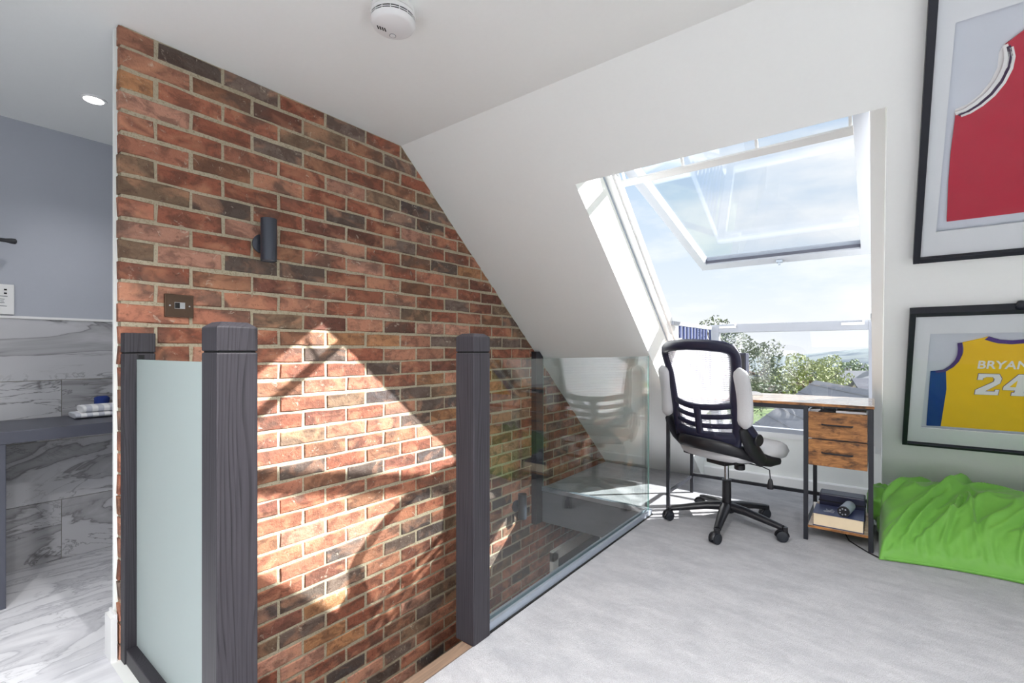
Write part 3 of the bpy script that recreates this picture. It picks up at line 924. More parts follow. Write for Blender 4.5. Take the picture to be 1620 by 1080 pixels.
# =================================================================== roof window (balcony type)
FRZ = .40                                   # vertical offset of the frame's room side above the slope
def fz(y): return slz(y) + FRZ
wn = thing('window_1', (-.58, KNEE, .42), 'white roof window with raised top sash and upright lower sash', 'window', kind='structure')
FX0, FX1 = WL - .0, WR + .0
# frame sides: bars following the roof pitch
ca_, sa_ = math.cos(ALPHA), math.sin(ALPHA)
def fbar(xa, xb, y0, y1, d0, d1):
    """bar parallel to the roof between Y y0..y1, from depth d0 to d1 (measured square to the roof, outward +)"""
    ny, nz = sa_, ca_
    poly = [(y0 + ny * d0, fz(y0) + nz * d0), (y1 + ny * d0, fz(y1) + nz * d0), (y1 + ny * d1, fz(y1) + nz * d1), (y0 + ny * d1, fz(y0) + nz * d1)]
    return G().prism(poly, xa, xb, 'x')
YB_ = 4.34
for (xa, xb) in ((WL, WL + .035), (WR - .035, WR)):
    fbar(xa, xb, hy1 - .02, YB_, -.0, .10).build('side_frame', 'white_gloss', wn)
for (xa, xb) in ((WL + .035, WL + .050), (WR - .050, WR - .035)):
    fbar(xa, xb, hy1 - .02, YB_, .035, .085).build('side_stop', 'white_gloss', wn)
for (xa, xb) in ((WL - .012, WL + .004),):
    fbar(xa, xb, hy1 - .02, YB_, -.012, -.0).build('lining_groove', 'alu', wn)
fbar(WL, WR, hy1 - .05, hy1 + .0, 0.0, .10).build('head_frame', 'white_gloss', wn)
G().box((WL, KNEE - .01, .385), (WR, KNEE + .13, .425)).build('sill', 'white_gloss', wn)
# top sash, hinged at the head, standing open
HY, HZ = 2.335, fz(2.335) + .07
BYs, BZs = 4.02, CAM_H + .66
ln = math.hypot(BYs - HY, BZs - HZ)
dy, dz = (BYs - HY) / ln, (BZs - HZ) / ln
ny, nz = -dz, dy                              # outward normal of the sash
def sbar(xa, xb, s0, s1, d0, d1):
    P = lambda s, d: (HY + dy * s + ny * d, HZ + dz * s + nz * d)
    return G().prism([P(s0, d0), P(s1, d0), P(s1, d1), P(s0, d1)], xa, xb, 'x')
SX0, SX1 = -1.128, -.022
sash = sbar(SX0, SX0 + .058, 0, ln, 0, .065).build('top_sash', 'grey_white_lacquer', wn)
sbar(SX1 - .058, SX1, 0, ln, 0, .065).build('stile', 'grey_white_lacquer', sash)
sbar(SX0 + .058, SX1 - .058, ln - .105, ln, 0, .065).build('bottom_rail', 'grey_white_lacquer', sash)
sbar(SX0 + .058, SX1 - .058, 0, .03, 0, .065).build('top_rail', 'grey_white_lacquer', sash)
sbar(SX0 + .058, SX1 - .058, .03, ln - .105, .032, .040).build('pane', 'window_glass', sash)
sbar(SX0 + .058, SX1 - .058, ln - .113, ln - .105, .012, .032).build('gasket_and_shade', 'dark_roof', sash)
# control bar along the head with its brackets
barY, barZ = 2.445, CAM_H + .945
G().prism([(barY - .020, barZ - .012), (barY + .020, barZ - .030), (barY + .024, barZ - .020), (barY - .016, barZ - .002)], -1.12, -.075, 'x').build('control_bar', 'white_plastic', wn)
for x in (-1.10, -.78, -.44, -.085):
    G().prism([(barY - .004, barZ - .012), (barY + .008, barZ - .014), (HY + .05, HZ - .015), (HY + .04, HZ - .012)], x - .006, x + .006, 'x').build('bar_bracket', 'white_plastic', wn)
# latch under the bottom rail
P = lambda s, d: (HY + dy * s + ny * d, HZ + dz * s + nz * d)
py, pz = P(ln - .05, 0)
g = G(); g.box((-.585, py - .02, pz - .018), (-.545, py + .02, pz + .002), ch=.003); g.box((-.575, py - .01, pz - .034), (-.56, py + .008, pz - .016))
g.build('latch', 'alu', sash)
# lower sash, upright
LX0, LX1, LZ0, LZ1 = -1.134, .002, .40, 1.306
ls = G().box((LX0, KNEE + .01, LZ0), (LX0 + .065, KNEE + .07, LZ1)).build('lower_sash', 'grey_white_lacquer', wn, bevel=.003)
G().box((LX1 - .045, KNEE + .01, LZ0), (LX1, KNEE + .07, LZ1)).build('stile', 'grey_white_lacquer', ls, bevel=.003)
G().box((LX0 + .065, KNEE + .01, LZ1 - .07), (LX1 - .045, KNEE + .07, LZ1)).build('top_rail', 'grey_white_lacquer', ls, bevel=.003)
G().box((LX0 + .065, KNEE + .01, LZ0), (LX1 - .045, KNEE + .07, LZ0 + .06)).build('bottom_rail', 'grey_white_lacquer', ls, bevel=.003)
G().box((LX0 + .065, KNEE + .036, LZ0 + .06), (LX1 - .045, KNEE + .044, LZ1 - .07)).build('pane', 'window_glass', ls)
for (a, b) in ((-1.063, -.929), (-.205, -.066)):
    G().box((a, KNEE - .006, 1.272), (b, KNEE + .01, 1.292), ch=.002).box((b - .012, KNEE - .012, 1.28), (b, KNEE, 1.312)).build('clip', 'white_plastic', ls)
# side railings that fold out with the lower sash
for (x, nm) in ((-1.13, 0), (-.012, 1)):
    G().box((x - .012, 3.30, 1.262), (x + .012, 4.27, 1.29), ch=.004).build('hand_rail', 'grey_white_lacquer', wn)
    for k in range(9):
        yb = 3.47 + k * .082
        zb = max(fz(yb) + .12, .46)
        G().box((x - .006, yb - .017, zb), (x + .006, yb + .017, 1.262)).build('baluster', 'rail_navy', wn)
    G().tube([(x, 4.2, 1.275), (x, 4.245, 1.27), (x, 4.255, 1.15), (x, 4.25, .6)], .009, 8).build('rail_hinge', 'rail_navy', wn, smooth=True)

# =================================================================== ceiling alarm
al = thing('smoke_alarm', (-1.277, 1.003, CEIL), 'round white smoke alarm on the flat ceiling', 'smoke alarm')
cx_, cy_ = -1.277, 1.003
G().lathe([(.062, -.018), (.070, -.014), (.070, 0)], (cx_, cy_, CEIL), 40).build('base', 'white_plastic', al, smooth=True)
G().lathe([(.060, -.062), (.067, -.058), (.0735, -.047), (.0735, -.0445)], (cx_, cy_, CEIL), 48).build('cover', 'white_plastic', al, smooth=True)
G().lathe([(.0735, -.033), (.0735, -.022), (.068, -.017)], (cx_, cy_, CEIL), 48).build('collar', 'white_plastic', al, smooth=True)
G().lathe([(.0712, -.0446), (.0712, -.0328)], (cx_, cy_, CEIL), 48).build('vent_gap', 'dark_void', al, smooth=True)
G().lathe([(.0733, -.0402), (.0733, -.0378)], (cx_, cy_, CEIL), 48).build('vent_ring', 'white_plastic', al, smooth=True)
g = G()
for k in range(16):
    a = 2 * math.pi * k / 16
    c_, s2 = math.cos(a), math.sin(a)
    g.tube([(cx_ + .0715 * c_, cy_ + .0715 * s2, CEIL - .0446), (cx_ + .0715 * c_, cy_ + .0715 * s2, CEIL - .0328)], .0016, 6)
g.build('vent_rib', 'white_plastic', al)['kind'] = 'stuff'
g = G()
ex = Vector((C_, S_)); ey = Vector((-S_, C_))
for k in range(4):
    c2 = ex * (-.050 + .0068 * k) + ey * (-.004 + .0045 * k)
    a_, b_ = c2 - ey * .0085, c2 + ey * .0085
    zz = CEIL - .0612
    w_ = ex * .0019
    g.add([(cx_ + p.x, cy_ + p.y, z_) for z_ in (zz - .0016, zz + .001) for p in (a_ - w_, a_ + w_, b_ + w_, b_ - w_)],
          [(0, 1, 2, 3), (4, 7, 6, 5), (0, 4, 5, 1), (1, 5, 6, 2), (2, 6, 7, 3), (3, 7, 4, 0)])
g.build('sounder_slot', 'dark_void', al)
bt_ = ex * -.012 + ey * .040
G().lathe([(.008, -.0640), (.0095, -.0630), (.0095, -.060)], (cx_ + bt_.x, cy_ + bt_.y, CEIL), 20).build('test_button', 'white_plastic', al, smooth=True)
G().lathe([(.0110, -.0624), (.0112, -.060)], (cx_ + bt_.x, cy_ + bt_.y, CEIL), 20).build('button_gap', 'stone_slab', al)

# =================================================================== wall lights and switch
def wall_light(y, z, label):
    x = BRX + .062
    r = thing('wall_light', (BRX, y, z), label, 'wall light', 'matching cylinder wall lights')
    G().lathe([(.040, 0), (.042, .006), (.042, .010), (.036, .014)], (BRX - .002, y, z - .01), 28, 'x').build('back_plate', 'graphite_metal', r, smooth=True)
    G().tube([(BRX + .008, y, z - .01), (x - .02, y, z - .01)], .012, 14).build('stem', 'graphite_metal', r, smooth=True)
    g = G()
    H = .089
    g.lathe([(.029, -H + .004), (.029, -H), (.0315, -H), (.0315, H), (.029, H), (.029, H - .004)], (x, y, z), 32)
    g.build('body', 'graphite_metal', r, smooth=True)
    G().lathe([(.0288, -H + .0035), (.0288, -H + .0055)], (x, y, z), 28).build('lens', 'alu', r)
    return r
wall_light(.945, 1.548, 'charcoal cylinder up-and-down light high on the brick wall')
wall_light(2.747, -.045, 'charcoal cylinder wall light low on the brick wall behind clear glass')
sw = thing('wall_switch', (BRX, .638, 1.25), 'small bronze switch plate on the brick wall', 'switch')
G().box((BRX - .004, .592, 1.207), (BRX + .010, .686, 1.293), ch=.003).build('plate', 'bronze', sw)
G().box((BRX + .010, .598, 1.213), (BRX + .0108, .680, 1.287)).build('inlay', 'bronze', sw)
G().box((BRX + .0108, .622, 1.239), (BRX + .0135, .656, 1.263)).build('rocker_surround', 'chrome', sw)
G().box((BRX + .0135, .624, 1.241), (BRX + .018, .638, 1.261)).build('rocker', 'dark_void', sw)
for y in (.608, .671):
    G().lathe([(.003, 0), (.003, .0015)], (BRX + .0105, y, 1.25), 12, 'x').build('screw', 'chrome', sw)

# =================================================================== bathroom things
def downlight(x, y, watts, label, cone=150):
    dl = thing('downlight', (x, y, CEIL), label, 'downlight', 'recessed ceiling downlights')
    G().lathe([(.034, -.002), (.036, -.006), (.046, -.005), (.048, 0)], (x, y, CEIL), 32).build('trim_ring', 'white_gloss', dl, smooth=True)
    G().lathe([(.034, -.0075), (.035, -.006)], (x, y, CEIL), 28).build('lens', 'lamp_lens', dl)
    ld = bpy.data.lights.new('downlight_lamp', 'SPOT'); ld.energy = watts; ld.spot_size = R(cone); ld.spot_blend = .8; ld.shadow_soft_size = .04; ld.color = (1, .985, .97)
    lo_ = bpy.data.objects.new('downlight_lamp', ld); COL.objects.link(lo_); lo_.location = (0, 0, -.03); lo_.parent = dl
downlight(-2.809, .53, 14, 'lit recessed downlight in the bathroom ceiling', 120)
for (x, y, nm, pw) in ((.45, -.25, 'above the camera', 195), (1.35, -.55, 'beside the added rear window', 95), (-.25, .55, 'above the open carpet', 165), (1.5, .55, 'near the end wall', 85), (-.85, -.60, 'above the stair lobby', 105)):  # out-of-view downlights added as fill to brighten the room
    downlight(x, y, pw, 'unseen downlight added as fill ' + nm)

wt = thing('washstand', (-3.11, .4, 0), 'dark slab washstand shelf against the marble bathroom wall', 'shelf')
G().box((-3.344, .235, .690), (-2.88, 1.60, .742)).build('slab', 'stone_slab', wt, bevel=.003)
G().box((-3.344, .235, .0), (-2.885, .265, .690)).build('side_panel', 'stone_slab', wt, bevel=.002)
# rolled striped towel
tw = thing('folded_towel', (-3.2, .62, .742), 'folded white and grey striped towel on the dark bathroom shelf', 'towel')
g = G()
for (zc, hx, hh, y0, y1) in ((.757, .085, .014, .52, .72), (.787, .072, .017, .55, .72)):
    n = 20; pts = []
    for k in range(n):
        a = 2 * math.pi * k / n
        cc, ss = math.cos(a), math.sin(a)
        pts.append((-3.2 + hx * math.copysign(abs(cc) ** .5, cc), zc + hh * math.copysign(abs(ss) ** .7, ss)))
    g.prism(pts, y0, y1, 'y')
g.build('cloth', 'striped_towel', tw, bevel=.004, smooth=True)
tag(G().tube([(-3.313, .655, .7425), (-3.313, .655, .75), (-3.312, .657, .79), (-3.314, .660, .828), (-3.314, .66, .836)], [.022, .027, .026, .028, .018], 18, flat=(1, 1.5)).build('blue_flannel', 'blue_cloth', smooth=True, angle=70),
    'rolled dark blue flannel standing behind the striped towel', 'flannel')

so_ = thing('shaver_socket', (-3.362, .29, 1.33), 'white shaver socket plate on the grey bathroom wall', 'socket')
G().box((-3.363, .225, 1.258), (-3.345, .335, 1.404), ch=.003).build('plate', 'white_plastic', so_)
for (y, z) in ((.305, 1.378), (.305, 1.360), (.262, 1.378), (.262, 1.360)):
    G().box((-3.3452, y - .005, z - .004), (-3.3442, y + .005, z + .004)).build('pin_hole', 'dark_void', so_)
for (z, a, b) in ((1.346, .245, .312), (1.331, .28, .302), (1.322, .282, .300), (1.314, .279, .302), (1.298, .255, .310)):
    G().box((-3.3452, a, z - .0012), (-3.3443, b, z + .0012)).build('printed_line', 'stone_slab', so_)
tr = thing('towel_rail', (-3.36, .1, 1.60), 'matt black towel rail end on the grey bathroom wall', 'towel rail')
G().tube([(-3.28, -.35, 1.607), (-3.28, .30, 1.607), (-3.28, .318, 1.607), (-3.28, .332, 1.607), (-3.28, .337, 1.607)], [.009, .0095, .013, .013, .007], 16).build('bar', 'black_metal', tr, smooth=True)
for y in (-.3, .1):
    G().tube([(-3.362, y, 1.607), (-3.28, y, 1.607)], .008, 12).build('bracket', 'black_metal', tr, smooth=True)

# =================================================================== framed jerseys on the slope
def mesh_text(txt, size, depth):
    cu = bpy.data.curves.new('lettering', 'FONT')
    cu.body = txt; cu.size = size; cu.extrude = depth; cu.align_x = 'CENTER'; cu.align_y = 'CENTER'; cu.offset = size * .018
    ob = bpy.data.objects.new('lettering', cu); COL.objects.link(ob)
    dg = bpy.context.evaluated_depsgraph_get()
    me = bpy.data.meshes.new_from_object(ob.evaluated_get(dg))
    bpy.data.objects.remove(ob, do_unlink=True); bpy.data.curves.remove(cu)
    return me
JX = .466          # centre of both frames (X)
def picture(s_bot, label):
    """root on the slope at the frame's bottom centre; local x = along, y = up the slope, z = into the room"""
    y = RIDGE + s_bot * ca_
    return thing('framed_jersey', (JX, y, slz(y)), label, 'picture', 'framed jerseys on the sloping ceiling', rot=(math.pi - ALPHA, 0, 0))
def frame_parts(r, H, W=.346, fw=.022, win=None):
    d = .034
    for nm, lo, hi in (('frame_side', (-W, 0, .001), (-W + fw, H, d)), ('frame_side', (W - fw, 0, .001), (W, H, d)),
                       ('frame_rail', (-W + fw, 0, .001), (W - fw, fw, d)), ('frame_rail', (-W + fw, H - fw, .001), (W - fw, H, d))):
        G().box(lo, hi).build(nm, 'frame_black', r, bevel=.0015)
    G().box((-W + fw, fw, .001), (W - fw, H - fw, .005)).build('backing', 'backing_paper', r)
    a, b, c, e2 = win      # mount window x0,x1,y0,y1
    g = G()
    g.box((-W + fw, fw, .013), (a, H - fw, .018)); g.box((b, fw, .013), (W - fw, H - fw, .018))
    g.box((a, fw, .013), (b, c, .018)); g.box((a, e2, .013), (b, H - fw, .018))
    g.build('mount', 'mat_board', r)
    G().box((-W + fw, fw, .026), (W - fw, H - fw, .028)).build('glazing', 'picture_glass', r)
def poly_part(name, pts, z0, z1, mat, parent, bulge=0):
    ar = sum(pts[i][0] * pts[(i + 1) % len(pts)][1] - pts[(i + 1) % len(pts)][0] * pts[i][1] for i in range(len(pts)))
    if ar < 0: pts = pts[::-1]
    g = G().prism(pts, z0, z1, 'z')
    return g.build(name, mat, parent, bevel=.0008)
def ribbon(name, pts, w, z0, z1, mat, parent):
    """flat band of width w along a 2-D polyline"""
    L_, R_ = [], []
    for i, p in enumerate(pts):
        q0 = pts[max(i - 1, 0)]; q1 = pts[min(i + 1, len(pts) - 1)]
        tx, ty = q1[0] - q0[0], q1[1] - q0[1]; l_ = math.hypot(tx, ty)
        nx, ny_ = -ty / l_ * w / 2, tx / l_ * w / 2
        L_.append((p[0] + nx, p[1] + ny_)); R_.append((p[0] - nx, p[1] - ny_))
    g = G()
    for i in range(len(pts) - 1):
        g.prism([L_[i], L_[i + 1], R_[i + 1], R_[i]], z0, z1, 'z')
    return g.build(name, mat, parent)
def mir(p): return [(-a, b) for a, b in p]

# ---- lower: gold jersey.  (X, s) from the slope -> local
SB = 2.508
def q(x, s): return (x - JX, SB - s)
f1 = picture(SB, 'framed yellow basketball jersey numbered 24 hanging low on the slope')
frame_parts(f1, 1.07, win=(*[q(.197, 0)[0], -q(.197, 0)[0]], SB - 2.344, SB - 1.586))
arm = [(.268, 1.862), (.284, 1.835), (.300, 1.800), (.312, 1.765), (.318, 1.725), (.316, 1.69), (.310, 1.657)]
half = [q(.277, 2.326), q(.279, 2.0)] + [q(*p) for p in arm] + [q(.392, 1.621), q(.410, 1.640), q(.440, 1.652)]
bl = poly_part('jersey', half + mir(half)[::-1], .006, .011, 'jersey_gold', f1)
side = [q(.219, 2.331), q(.212, 1.866), q(.277, 1.860), q(.279, 2.0), q(.277, 2.328)]
poly_part('side_panel', side, .0055, .0105, 'jersey_blue', bl); poly_part('side_panel', mir(side), .0055, .0105, 'jersey_blue', bl)
armb = [q(*p) for p in ((.232, 1.866), (.262, 1.856), (.286, 1.822), (.301, 1.782), (.307, 1.74), (.306, 1.70), (.301, 1.658))]
ribbon('armhole_band', armb, .016, .010, .0116, 'jersey_purple', bl); ribbon('armhole_band', mir(armb), .016, .010, .0116, 'jersey_purple', bl)
nk = [q(.385, 1.626), q(.402, 1.637), q(.425, 1.650), q(.466, 1.656)]
nk = nk + mir(nk)[::-1][1:]
ribbon('neck_band', nk, .022, .010, .0118, 'jersey_purple', bl)
for sx in (1, -1):
    hem = [(sx * -.187, SB - 2.31), (sx * -.09, SB - 2.313), (0, SB - 2.315)]
    ribbon('hem_seam', hem, .002, .011, .0114, 'jersey_gold', bl)
def letters(me, name, cx, cy, w, h, z, mat, parent):
    xs = [v.co.x for v in me.vertices]; ys_ = [v.co.y for v in me.vertices]
    x0, x1, y0, y1 = min(xs), max(xs), min(ys_), max(ys_)
    for v in me.vertices:
        v.co.x = cx + ((v.co.x - x0) / (x1 - x0) - .5) * w
        v.co.y = cy + ((v.co.y - y0) / (y1 - y0) - .5) * h
        v.co.z += z
    me.materials.clear(); me.materials.append(M[mat])
    ob = bpy.data.objects.new(name, me); COL.objects.link(ob); ob.parent = parent
    return ob
letters(mesh_text('BRYANT', .06, .0006), 'lettering', .006, SB - 1.806, .196, .056, .0122, 'jersey_white', bl)
D2 = [(0, 1), (0, .72), (.22, .72), (.22, .8), (.36, .86), (.62, .86), (.70, .78), (.70, .66), (.60, .58), (0, .22), (0, 0), (1, 0), (1, .26), (.84, .26), (.84, .17), (.42, .17), (.80, .44), (.98, .58), (1, .80), (.86, 1)]
D4 = [(.48, 1), (0, .42), (0, .26), (.50, .26), (.50, .15), (.40, .15), (.40, 0), (1, 0), (1, .15), (.88, .15), (.88, .26), (1, .26), (1, .42), (.88, .42), (.88, 1)]
D4h = [(.50, .42), (.50, .74), (.24, .42)]
def digit(pts, x0, w, nm):
    P_ = [(x0 - JX + a * w, SB - 2.030 + b * .158) for a, b in pts]
    cx2 = sum(p[0] for p in P_) / len(P_); cy2 = sum(p[1] for p in P_) / len(P_)
    ar = sum(P_[i][0] * P_[(i + 1) % len(P_)][1] - P_[(i + 1) % len(P_)][0] * P_[i][1] for i in range(len(P_)))
    if ar < 0: P_ = P_[::-1]
    n = len(P_)
    big = []
    for i in range(n):
        p0, p1, p2 = Vector(P_[i - 1]), Vector(P_[i]), Vector(P_[(i + 1) % n])
        a = (p1 - p0).normalized(); b = (p2 - p1).normalized()
        na = Vector((a.y, -a.x)); nb = Vector((b.y, -b.x))
        m_ = (na + nb); m_ = m_ / max(.35, m_.length_squared / 2) * .5 * 2 / 2
        big.append(tuple(p1 + m_ * .0042))
    poly_part('number_outline', big, .0108, .0122, 'jersey_purple', bl)
    return poly_part(nm, P_, .0118, .0130, 'jersey_white', bl)
digit(D2, .382, .080, 'number')
digit(D4, .474, .080, 'number')
poly_part('number_counter', [(.474 - JX + a * .08, SB - 2.030 + b * .158) for a, b in D4h], .0126, .0134, 'jersey_gold', bl)
# hanging knob and rail on top
G().lathe([(.012, 0), (.012, .012), (.016, .014), (.017, .026), (.012, .030)], (-.004, 1.085, .006), 18).build('hanging_knob', 'frame_black', f1, smooth=True)
G().box((-.346, 1.07, .001), (.346, 1.078, .040)).build('top_bar', 'frame_black', f1)

# ---- upper: red jersey
SB2 = 1.150
def q2(x, s): return (x - JX, SB2 - s)
f2 = picture(SB2, 'framed red basketball vest hanging high on the slope')
frame_parts(f2, 1.06, win=(q2(.184, 0)[0], -q2(.184, 0)[0], SB2 - 1.012, SB2 - .258))
armu = [(.205, .545), (.226, .540), (.252, .524), (.276, .500), (.294, .468), (.305, .430), (.306, .396), (.298, .365)]
halfu = [q2(.212, .973), q2(.205, .80), q2(.203, .68), q2(.205, .575)] + [q2(*p) for p in armu] + [q2(.345, .330), q2(.385, .300), q2(.410, .335), q2(.440, .355)]
bu = poly_part('jersey', halfu + mir(halfu)[::-1], .006, .011, 'jersey_red', f2)
for off, wd, mt in ((0, .0115, 'jersey_white'), (.010, .009, 'jersey_dark'), (.019, .008, 'jersey_white')):
    rb = [q2(a + off * .75, s + off * .62) for a, s in armu]
    ribbon('armhole_stripe', rb, wd, .0105, .0118, mt, bu); ribbon('armhole_stripe', mir(rb), wd, .0105, .0118, mt, bu)
nb_ = [q2(.385, .302), q2(.408, .338), q2(.44, .357), q2(.466, .36)]
nb_ = nb_ + mir(nb_)[::-1][1:]
ribbon('neck_stripe', nb_, .014, .0105, .0118, 'jersey_white', bu)
# the lighter hanging of the vest's inside behind the armholes
inn_ = [q2(.203, .555), q2(.204, .532), q2(.232, .524), q2(.258, .502), q2(.277, .470), q2(.289, .430), q2(.288, .385), q2(.298, .360), q2(.312, .42), q2(.29, .50), q2(.24, .545)]
poly_part('back_panel', inn_, .0052, .0062, 'jersey_white', bu); poly_part('back_panel', mir(inn_), .0052, .0062, 'jersey_white', bu)

# =================================================================== desk
DX0, DX1, DY0, DY1, DZ = -1.130, -.006, 3.165, 3.705, .784
dk = thing('desk', ((DX0 + DX1) / 2, (DY0 + DY1) / 2, 0), 'narrow wooden desk with black steel frame and two drawers under the window', 'desk')
G().box((DX0, DY0 - .006, DZ - .015), (DX1, DY1 + .006, DZ)).build('tabletop', ['desk_top_wood'], dk, bevel=.0015)
G().box((DX0, DY0 - .0085, DZ - .0145), (DX1, DY0 - .006, DZ - .0005)).build('edge_band', 'rustic_wood', dk)
lg = .022
LEGX = {'l': DX0 + .004, 'm': -.330, 'r': -.033}
for k, x in LEGX.items():
    for y in (DY0, DY1 - lg):
        G().box((x, y, .0), (x + lg, y + lg, DZ - .0155)).build('leg', 'black_metal', dk, bevel=.0015)
    G().box((x + .002, DY0 + lg, DZ - .038), (x + lg - .002, DY1 - lg, DZ - .0155)).build('side_rail', 'black_metal', dk)
    zz = .115 if k == 'l' else .06
    G().box((x + .003, DY0 + lg, zz), (x + lg - .003, DY1 - lg, zz + .018)).build('side_rail', 'black_metal', dk)
G().box((DX0 + .026, DY0 + .001, DZ - .040), (-.330, DY0 + lg - .001, DZ - .0155)).build('front_rail', 'black_metal', dk)
G().box((-.308, DY0 + .004, DZ - .024), (-.033, DY0 + lg - .004, DZ - .0155)).build('front_rail', 'black_metal', dk)
G().box((DX0 + .026, DY1 - lg + .002, .128), (-.330, DY1 - .003, .150)).build('back_rail', 'black_metal', dk)
G().box((-.308, DY1 - lg + .002, .128), (-.033, DY1 - .003, .150)).build('back_rail', 'black_metal', dk)
for (z0, z1, hz) in ((.433, .579, .508), (.586, .735, .666)):
    dr = G().box((-.306, DY0 + .022, z0 + .004), (-.036, DY1 - .04, z1 - .025)).build('drawer', 'stone_slab', dk)
    G().box((-.306, DY0 - .0, z0), (-.036, DY0 + .022, z1)).build('drawer_front', 'rustic_wood', dr, bevel=.002)
    G().tube([(-.240, DY0 + .002, hz + .002), (-.238, DY0 - .014, hz + .002), (-.225, DY0 - .017, hz + .001), (-.115, DY0 - .017, hz), (-.104, DY0 - .014, hz), (-.102, DY0 + .002, hz)], .0045, 8, flat=(1, 1.2)).build('handle', 'black_metal', dr, smooth=True)
G().box((-.308, DY0 + .003, .076), (-.033, DY1 - .003, .088)).build('shelf', 'desk_top_wood', dk, bevel=.001)
G().box((-.308, DY0 + .0005, .0755), (-.033, DY0 + .003, .0885)).build('shelf_edge', 'rustic_wood', dk)

# things in the gap above the drawers (lying on the drawer contents)
g = G()
rr = random.Random(3)
for k in range(4):
    z0 = .712 + k * .009
    g.add([(-.303, 3.20 + rr.uniform(-.005, .005), z0), (-.255 + rr.uniform(-.01, .01), 3.195, z0 + .004), (-.25, 3.33, z0 + .006), (-.30, 3.33, z0 + .002),
           (-.303, 3.20, z0 + .004), (-.255, 3.195, z0 + .011), (-.25, 3.33, z0 + .012), (-.30, 3.33, z0 + .007)],
          [(0, 3, 2, 1), (4, 5, 6, 7), (0, 1, 5, 4), (1, 2, 6, 5), (2, 3, 7, 6), (3, 0, 4, 7)])
tag(g.build('crumpled_papers', 'paper'), 'crumpled white papers poking out above the upper drawer', 'papers')
ph = [(-.246 + .07 * a, .722 + .0) for a in (0, 1)]
pouch = G(); n = 18
pp = []
for k in range(n):
    a = 2 * math.pi * k / n
    pp.append((-.215 + .034 * math.copysign(abs(math.cos(a)) ** .5, math.cos(a)), .729 + .019 * math.copysign(abs(math.sin(a)) ** .6, math.sin(a))))
pouch.prism(pp, 3.198, 3.34, 'y')
tag(pouch.build('black_pouch', 'black_plastic', bevel=.003, smooth=True), 'small black pouch lying above the upper drawer', 'pouch')
tag(G().box((-.178, 3.196, .7105), (-.040, 3.40, .7455), ch=.003).build('white_folder', 'paper'), 'flat white folder lying above the upper drawer', 'folder')

# bottom shelf: book, cylinder, keys, dark case
bk = thing('thick_book', (-.17, 3.26, .0885), 'thick navy covered book lying on the low desk shelf', 'book')
G().box((-.285, 3.176, .089), (-.052, 3.37, .093)).build('cover', 'navy_cover', bk)
G().box((-.282, 3.180, .093), (-.055, 3.366, .158)).build('pages', 'page_edge', bk)
G().box((-.285, 3.176, .158), (-.052, 3.37, .162)).build('cover', 'navy_cover', bk)
G().box((-.285, 3.366, .093), (-.052, 3.37, .158)).build('spine', 'navy_cover', bk)
cy = thing('grey_canister', (-.135, 3.25, .162), 'short grey cylinder lying on the book with a dark open end', 'canister')
a0 = Vector((-.141, 3.195, .1905)); a1 = Vector((-.118, 3.335, .1905))
G().tube([a0, a0.lerp(a1, .05), a0.lerp(a1, .93), a1], [.0275, .0285, .0285, .024], 24).build('barrel', 'grey_cylinder', cy, smooth=True)
dd = (a1 - a0).normalized()
G().tube([a0 - dd * .012, a0], [.0283, .0285], 24).build('rim', 'black_plastic', cy, smooth=True)
g = G()
for k in range(7):
    a = 2 * math.pi * k / 7
    c2 = a0 - dd * .0125 + Vector((math.cos(a) * .016, 0, math.sin(a) * .016))
    g.tube([c2, c2 - dd * .002], .004, 8)
g.build('lens_cluster', 'silver_bits', cy)
kk = thing('keys', (-.215, 3.24, .162), 'small heap of silver keys on the book beside the cylinder', 'keys')
rr = random.Random(5)
for k in range(5):
    a = rr.uniform(-.9, .9) + k
    c2 = Vector((-.232 + .010 * k + rr.uniform(-.006, .006), 3.225 + rr.uniform(-.02, .02), .1625 + .0022 * k))
    dr_ = Vector((math.cos(a), math.sin(a), 0))
    pr_ = Vector((-dr_.y, dr_.x, 0))
    ring = [c2 + dr_ * (.009 * math.cos(t * math.pi / 6)) + pr_ * (.009 * math.sin(t * math.pi / 6)) for t in range(12)]
    g = G().tube(ring, .0011, 6, closed=True)
    b0 = c2 + dr_ * .009
    g.add([b0 - pr_ * .0025 + Vector((0, 0, -.0008)), b0 + pr_ * .0025 + Vector((0, 0, -.0008)), b0 + dr_ * .028 + pr_ * .0025 + Vector((0, 0, -.0008)), b0 + dr_ * .028 - pr_ * .0025 + Vector((0, 0, -.0008)),
           b0 - pr_ * .0025 + Vector((0, 0, .0008)), b0 + pr_ * .0025 + Vector((0, 0, .0008)), b0 + dr_ * .028 + pr_ * .0025 + Vector((0, 0, .0008)), b0 + dr_ * .028 - pr_ * .0025 + Vector((0, 0, .0008))],
          [(0, 3, 2, 1), (4, 5, 6, 7), (0, 1, 5, 4), (1, 2, 6, 5), (2, 3, 7, 6), (3, 0, 4, 7)])
    g.build('key', 'silver_bits', kk)
cs = thing('dark_case', (-.16, 3.47, .0885), 'dark hard case standing behind the book on the low shelf', 'case')
G().box((-.272, 3.40, .089), (-.048, 3.52, .222), ch=.008).build('shell', 'navy_plastic', cs)
G().box((-.275, 3.397, .176), (-.045, 3.523, .182)).build('seam', 'dark_void', cs)
wf = thing('white_tube', (-.282, 3.42, .0885), 'small white plastic tube beside the dark case on the low shelf', 'tube')
G().lathe([(.006, 0), (.010, .07), (.008, .07), (.006, .004)], (-.2925, 3.40, .089), 16).build('barrel', 'white_plastic', wf, smooth=True)
